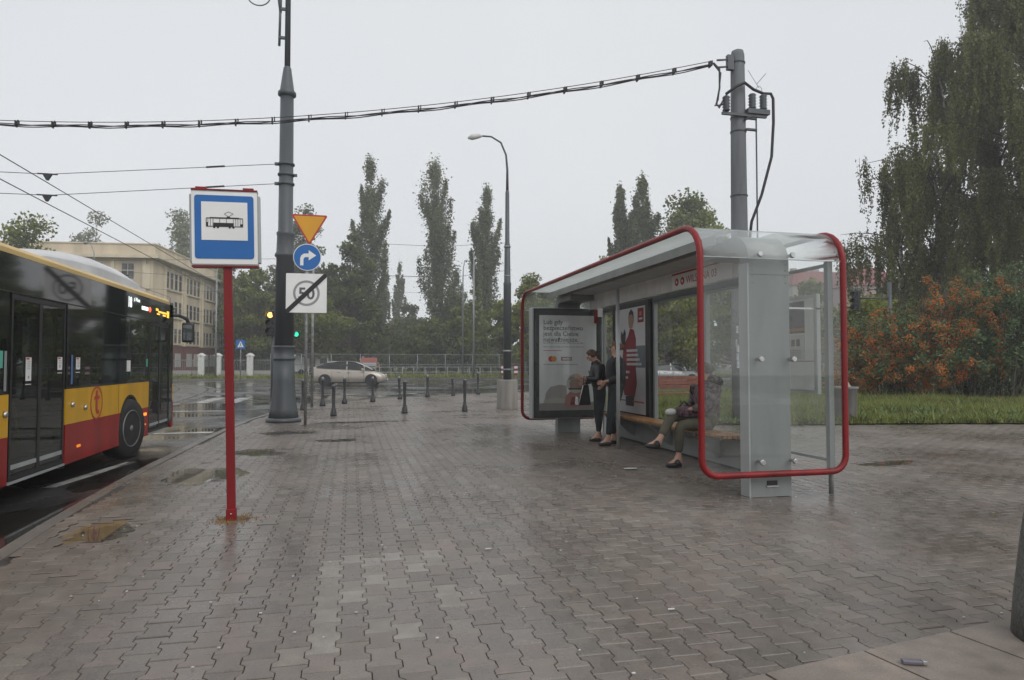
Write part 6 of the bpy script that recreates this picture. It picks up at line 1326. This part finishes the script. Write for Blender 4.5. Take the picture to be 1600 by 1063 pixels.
base = dict(pelvis=(0, 0, .93), waist=(.0, 0, 1.06), chest=(.005, 0, 1.22), upchest=(-.005, 0, 1.36), neck=(-.005, 0, 1.45), headb=(.015, 0, 1.52), head=(.02, 0, 1.575), crown=(.01, 0, 1.63), shL=(-.01, .165, 1.375), shR=(-.01, -.165, 1.375), hipL=(0, .085, .87), hipR=(0, -.085, .87),
            knL=(.02, .09, .48), anL=(-.01, .09, .095), heelL=(-.045, .09, .035), toeL=(.15, .10, .03), knR=(.02, -.09, .48), anR=(-.01, -.09, .095), heelR=(-.045, -.09, .035), toeR=(.15, -.10, .03), face=(1, 0, 0))
# right woman: upright, hands folded in front, bun
J2 = dict(base); J2.update(elL=(-.01, .235, 1.09), wrL=(.175, .09, 1.04), elR=(-.01, -.235, 1.09), wrR=(.18, -.07, .98), knL=(.12, .09, .49), anL=(.17, .10, .095), heelL=(.13, .10, .035), toeL=(.32, .12, .03), knR=(.06, -.09, .48), anR=(.0, -.10, .095), heelR=(-.04, -.10, .035), toeR=(.15, -.11, .03), palmL=(-1, 0, 0), palmR=(-1, 0, 0))
def bun(t, J, f, up, lf): MB().sphere(Vector(J['head'])-f*.11+up*.03, .05, 12, 8).build('hair_bun', hair_a, t)
person('woman in black jacket and slim dark trousers with auburn bun, second from the advert', J2, PI-.08, (4.36, 10.83, 0), dict(legs=legk, top=wool, shoes=shoek), hair_a, bun, H=1.035, coatR=1.12, legR=1.12)
# left woman: leather jacket, head bowed, shopping bag over the forearm
J1 = dict(base); J1.update(waist=(.01, 0, 1.05), chest=(.035, 0, 1.20), upchest=(.045, 0, 1.33), neck=(.065, 0, 1.41), headb=(.115, 0, 1.455), head=(.145, 0, 1.50), crown=(.165, 0, 1.55), shL=(.045, .165, 1.345), shR=(.045, -.165, 1.345), elL=(.07, .235, 1.08), wrL=(.29, .13, 1.12), elR=(.08, -.235, 1.08), wrR=(.27, -.06, 1.03), face=(.8, 0, -.6), palmL=(-1, 0, 0), palmR=(0, 1, 0), anL=(.05, .09, .095), heelL=(.01, .09, .035), toeL=(.2, .11, .03))
def ponytail(t, J, f, up, lf): skinmesh('ponytail', [Vector(J['head'])-f*.09+up*.02, Vector(J['head'])-f*.14-up*.03, Vector(J['head'])-f*.12-up*.13], [(0, 1), (1, 2)], [(.03, .03), (.032, .032), (.012, .012)], hair_b, t)
w1 = person('woman in black leather jacket with bowed head beside the advert', J1, PI-.15, (4.30, 11.45, 0), dict(legs=legk, top=leather, shoes=shoek), hair_b, ponytail, H=1.0, coatR=1.15, legR=1.1)
w1p = Vector((4.30, 11.45, 0)); bagk = M('black_bag_cloth', (.02, .02, .022), .7, bump=.4, bscale=20)
def to_world(p, loc, yaw, s=1): c, s_ = math.cos(yaw), math.sin(yaw); return Vector((loc[0]+(p[0]*c-p[1]*s_)*s, loc[1]+(p[0]*s_+p[1]*c)*s, loc[2]+p[2]*s))
q = to_world((.30, .17, 1.12), w1p, PI-.15)
bag = thing('handbag', 'black bag with pale edging hanging from the bowed woman\'s forearm', 'bag', (q.x, q.y, q.z-.5)); MB().prism([(-.12, 0), (.10, 0), (.06, .34), (-.03, .36)], (q.x, q.y-.035, q.z-.47), (1, 0, 0), (0, 0, 1), (0, .07, 0)).build('bag_body', bagk, bag)
MB().tube([(q.x-.03, q.y, q.z-.11), (q.x-.01, q.y, q.z+.03), (q.x+.03, q.y, q.z+.03), (q.x+.05, q.y, q.z-.13)], .007, 6).build('bag_strap', bagk, bag); MB().tube([(q.x-.125, q.y-.037, q.z-.46), (q.x-.04, q.y-.037, q.z-.12)], .008, 5).build('bag_trim', offwhite, bag)
MB().prism([(-.13, -.03), (-.17, -.02), (-.16, .12), (-.13, .10)], (q.x, q.y-.03, q.z-.44), (1, 0, 0), (0, 0, 1), (0, .05, 0)).build('white_flap', paper, bag)
# seated person: legs crossed, bag on lap, floral jacket with hood
JS = dict(pelvis=(0, 0, .56), waist=(.0, 0, .70), chest=(-.01, 0, .86), upchest=(-.005, 0, 1.00), neck=(.01, 0, 1.09), headb=(.03, 0, 1.15), head=(.04, 0, 1.205), crown=(.035, 0, 1.26), shL=(0, .165, 1.01), shR=(0, -.165, 1.01), elL=(.08, .22, .76), wrL=(.30, .10, .73), elR=(.08, -.22, .76), wrR=(.28, -.06, .72), hipL=(.03, .085, .54), hipR=(.03, -.085, .56),
          knL=(.43, .07, .53), anL=(.44, .06, .10), heelL=(.405, .06, .035), toeL=(.60, .06, .03), knR=(.47, -.04, .66), anR=(.72, .08, .34), heelR=(.70, .09, .27), toeR=(.88, .13, .36), face=(1, 0, -.1), palmL=(0, 0, 1), palmR=(0, 0, 1))
JS['heelR'] = (.715, .08, .275); JS['toeR'] = (.90, .10, .285)
def hood(t, J, f, up, lf):
    fur = M('fur_trim', (.06, .05, .045), .95, var=.5, scale=60, bump=1.0, bscale=60); MB().sphere(Vector(J['neck'])-f*.07+up*.0, .105, 14, 10, (1, 1.25, .75)).build('hood', floral, t); MB().sphere(Vector(J['head'])-f*.09+up*.03, .058, 12, 8, (1, 1, 1)).build('hair_bun', hair_d, t)
    m = MB(); m.tube([Vector(J['neck'])+(-f*.06+lf*.0)+Vector((-.08+.0, 0, -.02))+lf*(.13*math.cos(a))+up*(.05*math.sin(a)) for a in np.linspace(0, 2*PI, 14)], .03, 7, caps=False); m.build('fur_edge', fur, t)
sloc = Vector((4.70, 8.42, -.03)); person('seated person in dark floral jacket and olive trousers with crossed legs', JS, PI+.02, (sloc.x, sloc.y, 0), dict(legs=olive, top=floral, shoes=shoek, sneaker=1), hair_d, hood, H=1.05, coatR=1.12, legR=1.2)
lapb = thing('shoulder_bag', 'patterned dark bag and white packet on the lap of the seated person', 'bag', (4.33, 8.42, .66)); MB().box(4.24, 4.52, 8.30, 8.46, .66, .80, .05).build('bag_body', M('patterned_bag', (.09, .05, .065), .7, var=1.2, scale=28), lapb); MB().tube([(4.27, 8.38, .79), (4.34, 8.38, .87), (4.42, 8.38, .80)], .012, 6).build('bag_strap', bagk, lapb)
lp2 = MB().sphere((4.17, 8.42, .725), .075, 12, 8, (1.1, .8, .65)).build('plastic_bag', M('white_plastic_bag', (.65, .65, .64), .4, bump=.8, bscale=20)); tag(lp2, 'crumpled white plastic bag on the knee of the seated person', 'plastic bag')

# ------------------------------------------------------------------ damp air
hz_m = bpy.data.materials.new('damp_air'); hz_m.use_nodes = True; n = hz_m.node_tree; n.nodes.clear(); out = n.nodes.new('ShaderNodeOutputMaterial'); pv = n.nodes.new('ShaderNodeVolumePrincipled')
pv.inputs['Color'].default_value = (.985, .99, 1, 1); pv.inputs['Density'].default_value = 0.0017; pv.inputs['Anisotropy'].default_value = 0.3; n.links.new(pv.outputs[0], out.inputs['Volume'])
hzb = MB().box(-150, 200, -30, 260, -1.2, 42).build('haze', hz_m); hzb['kind'] = 'stuff'
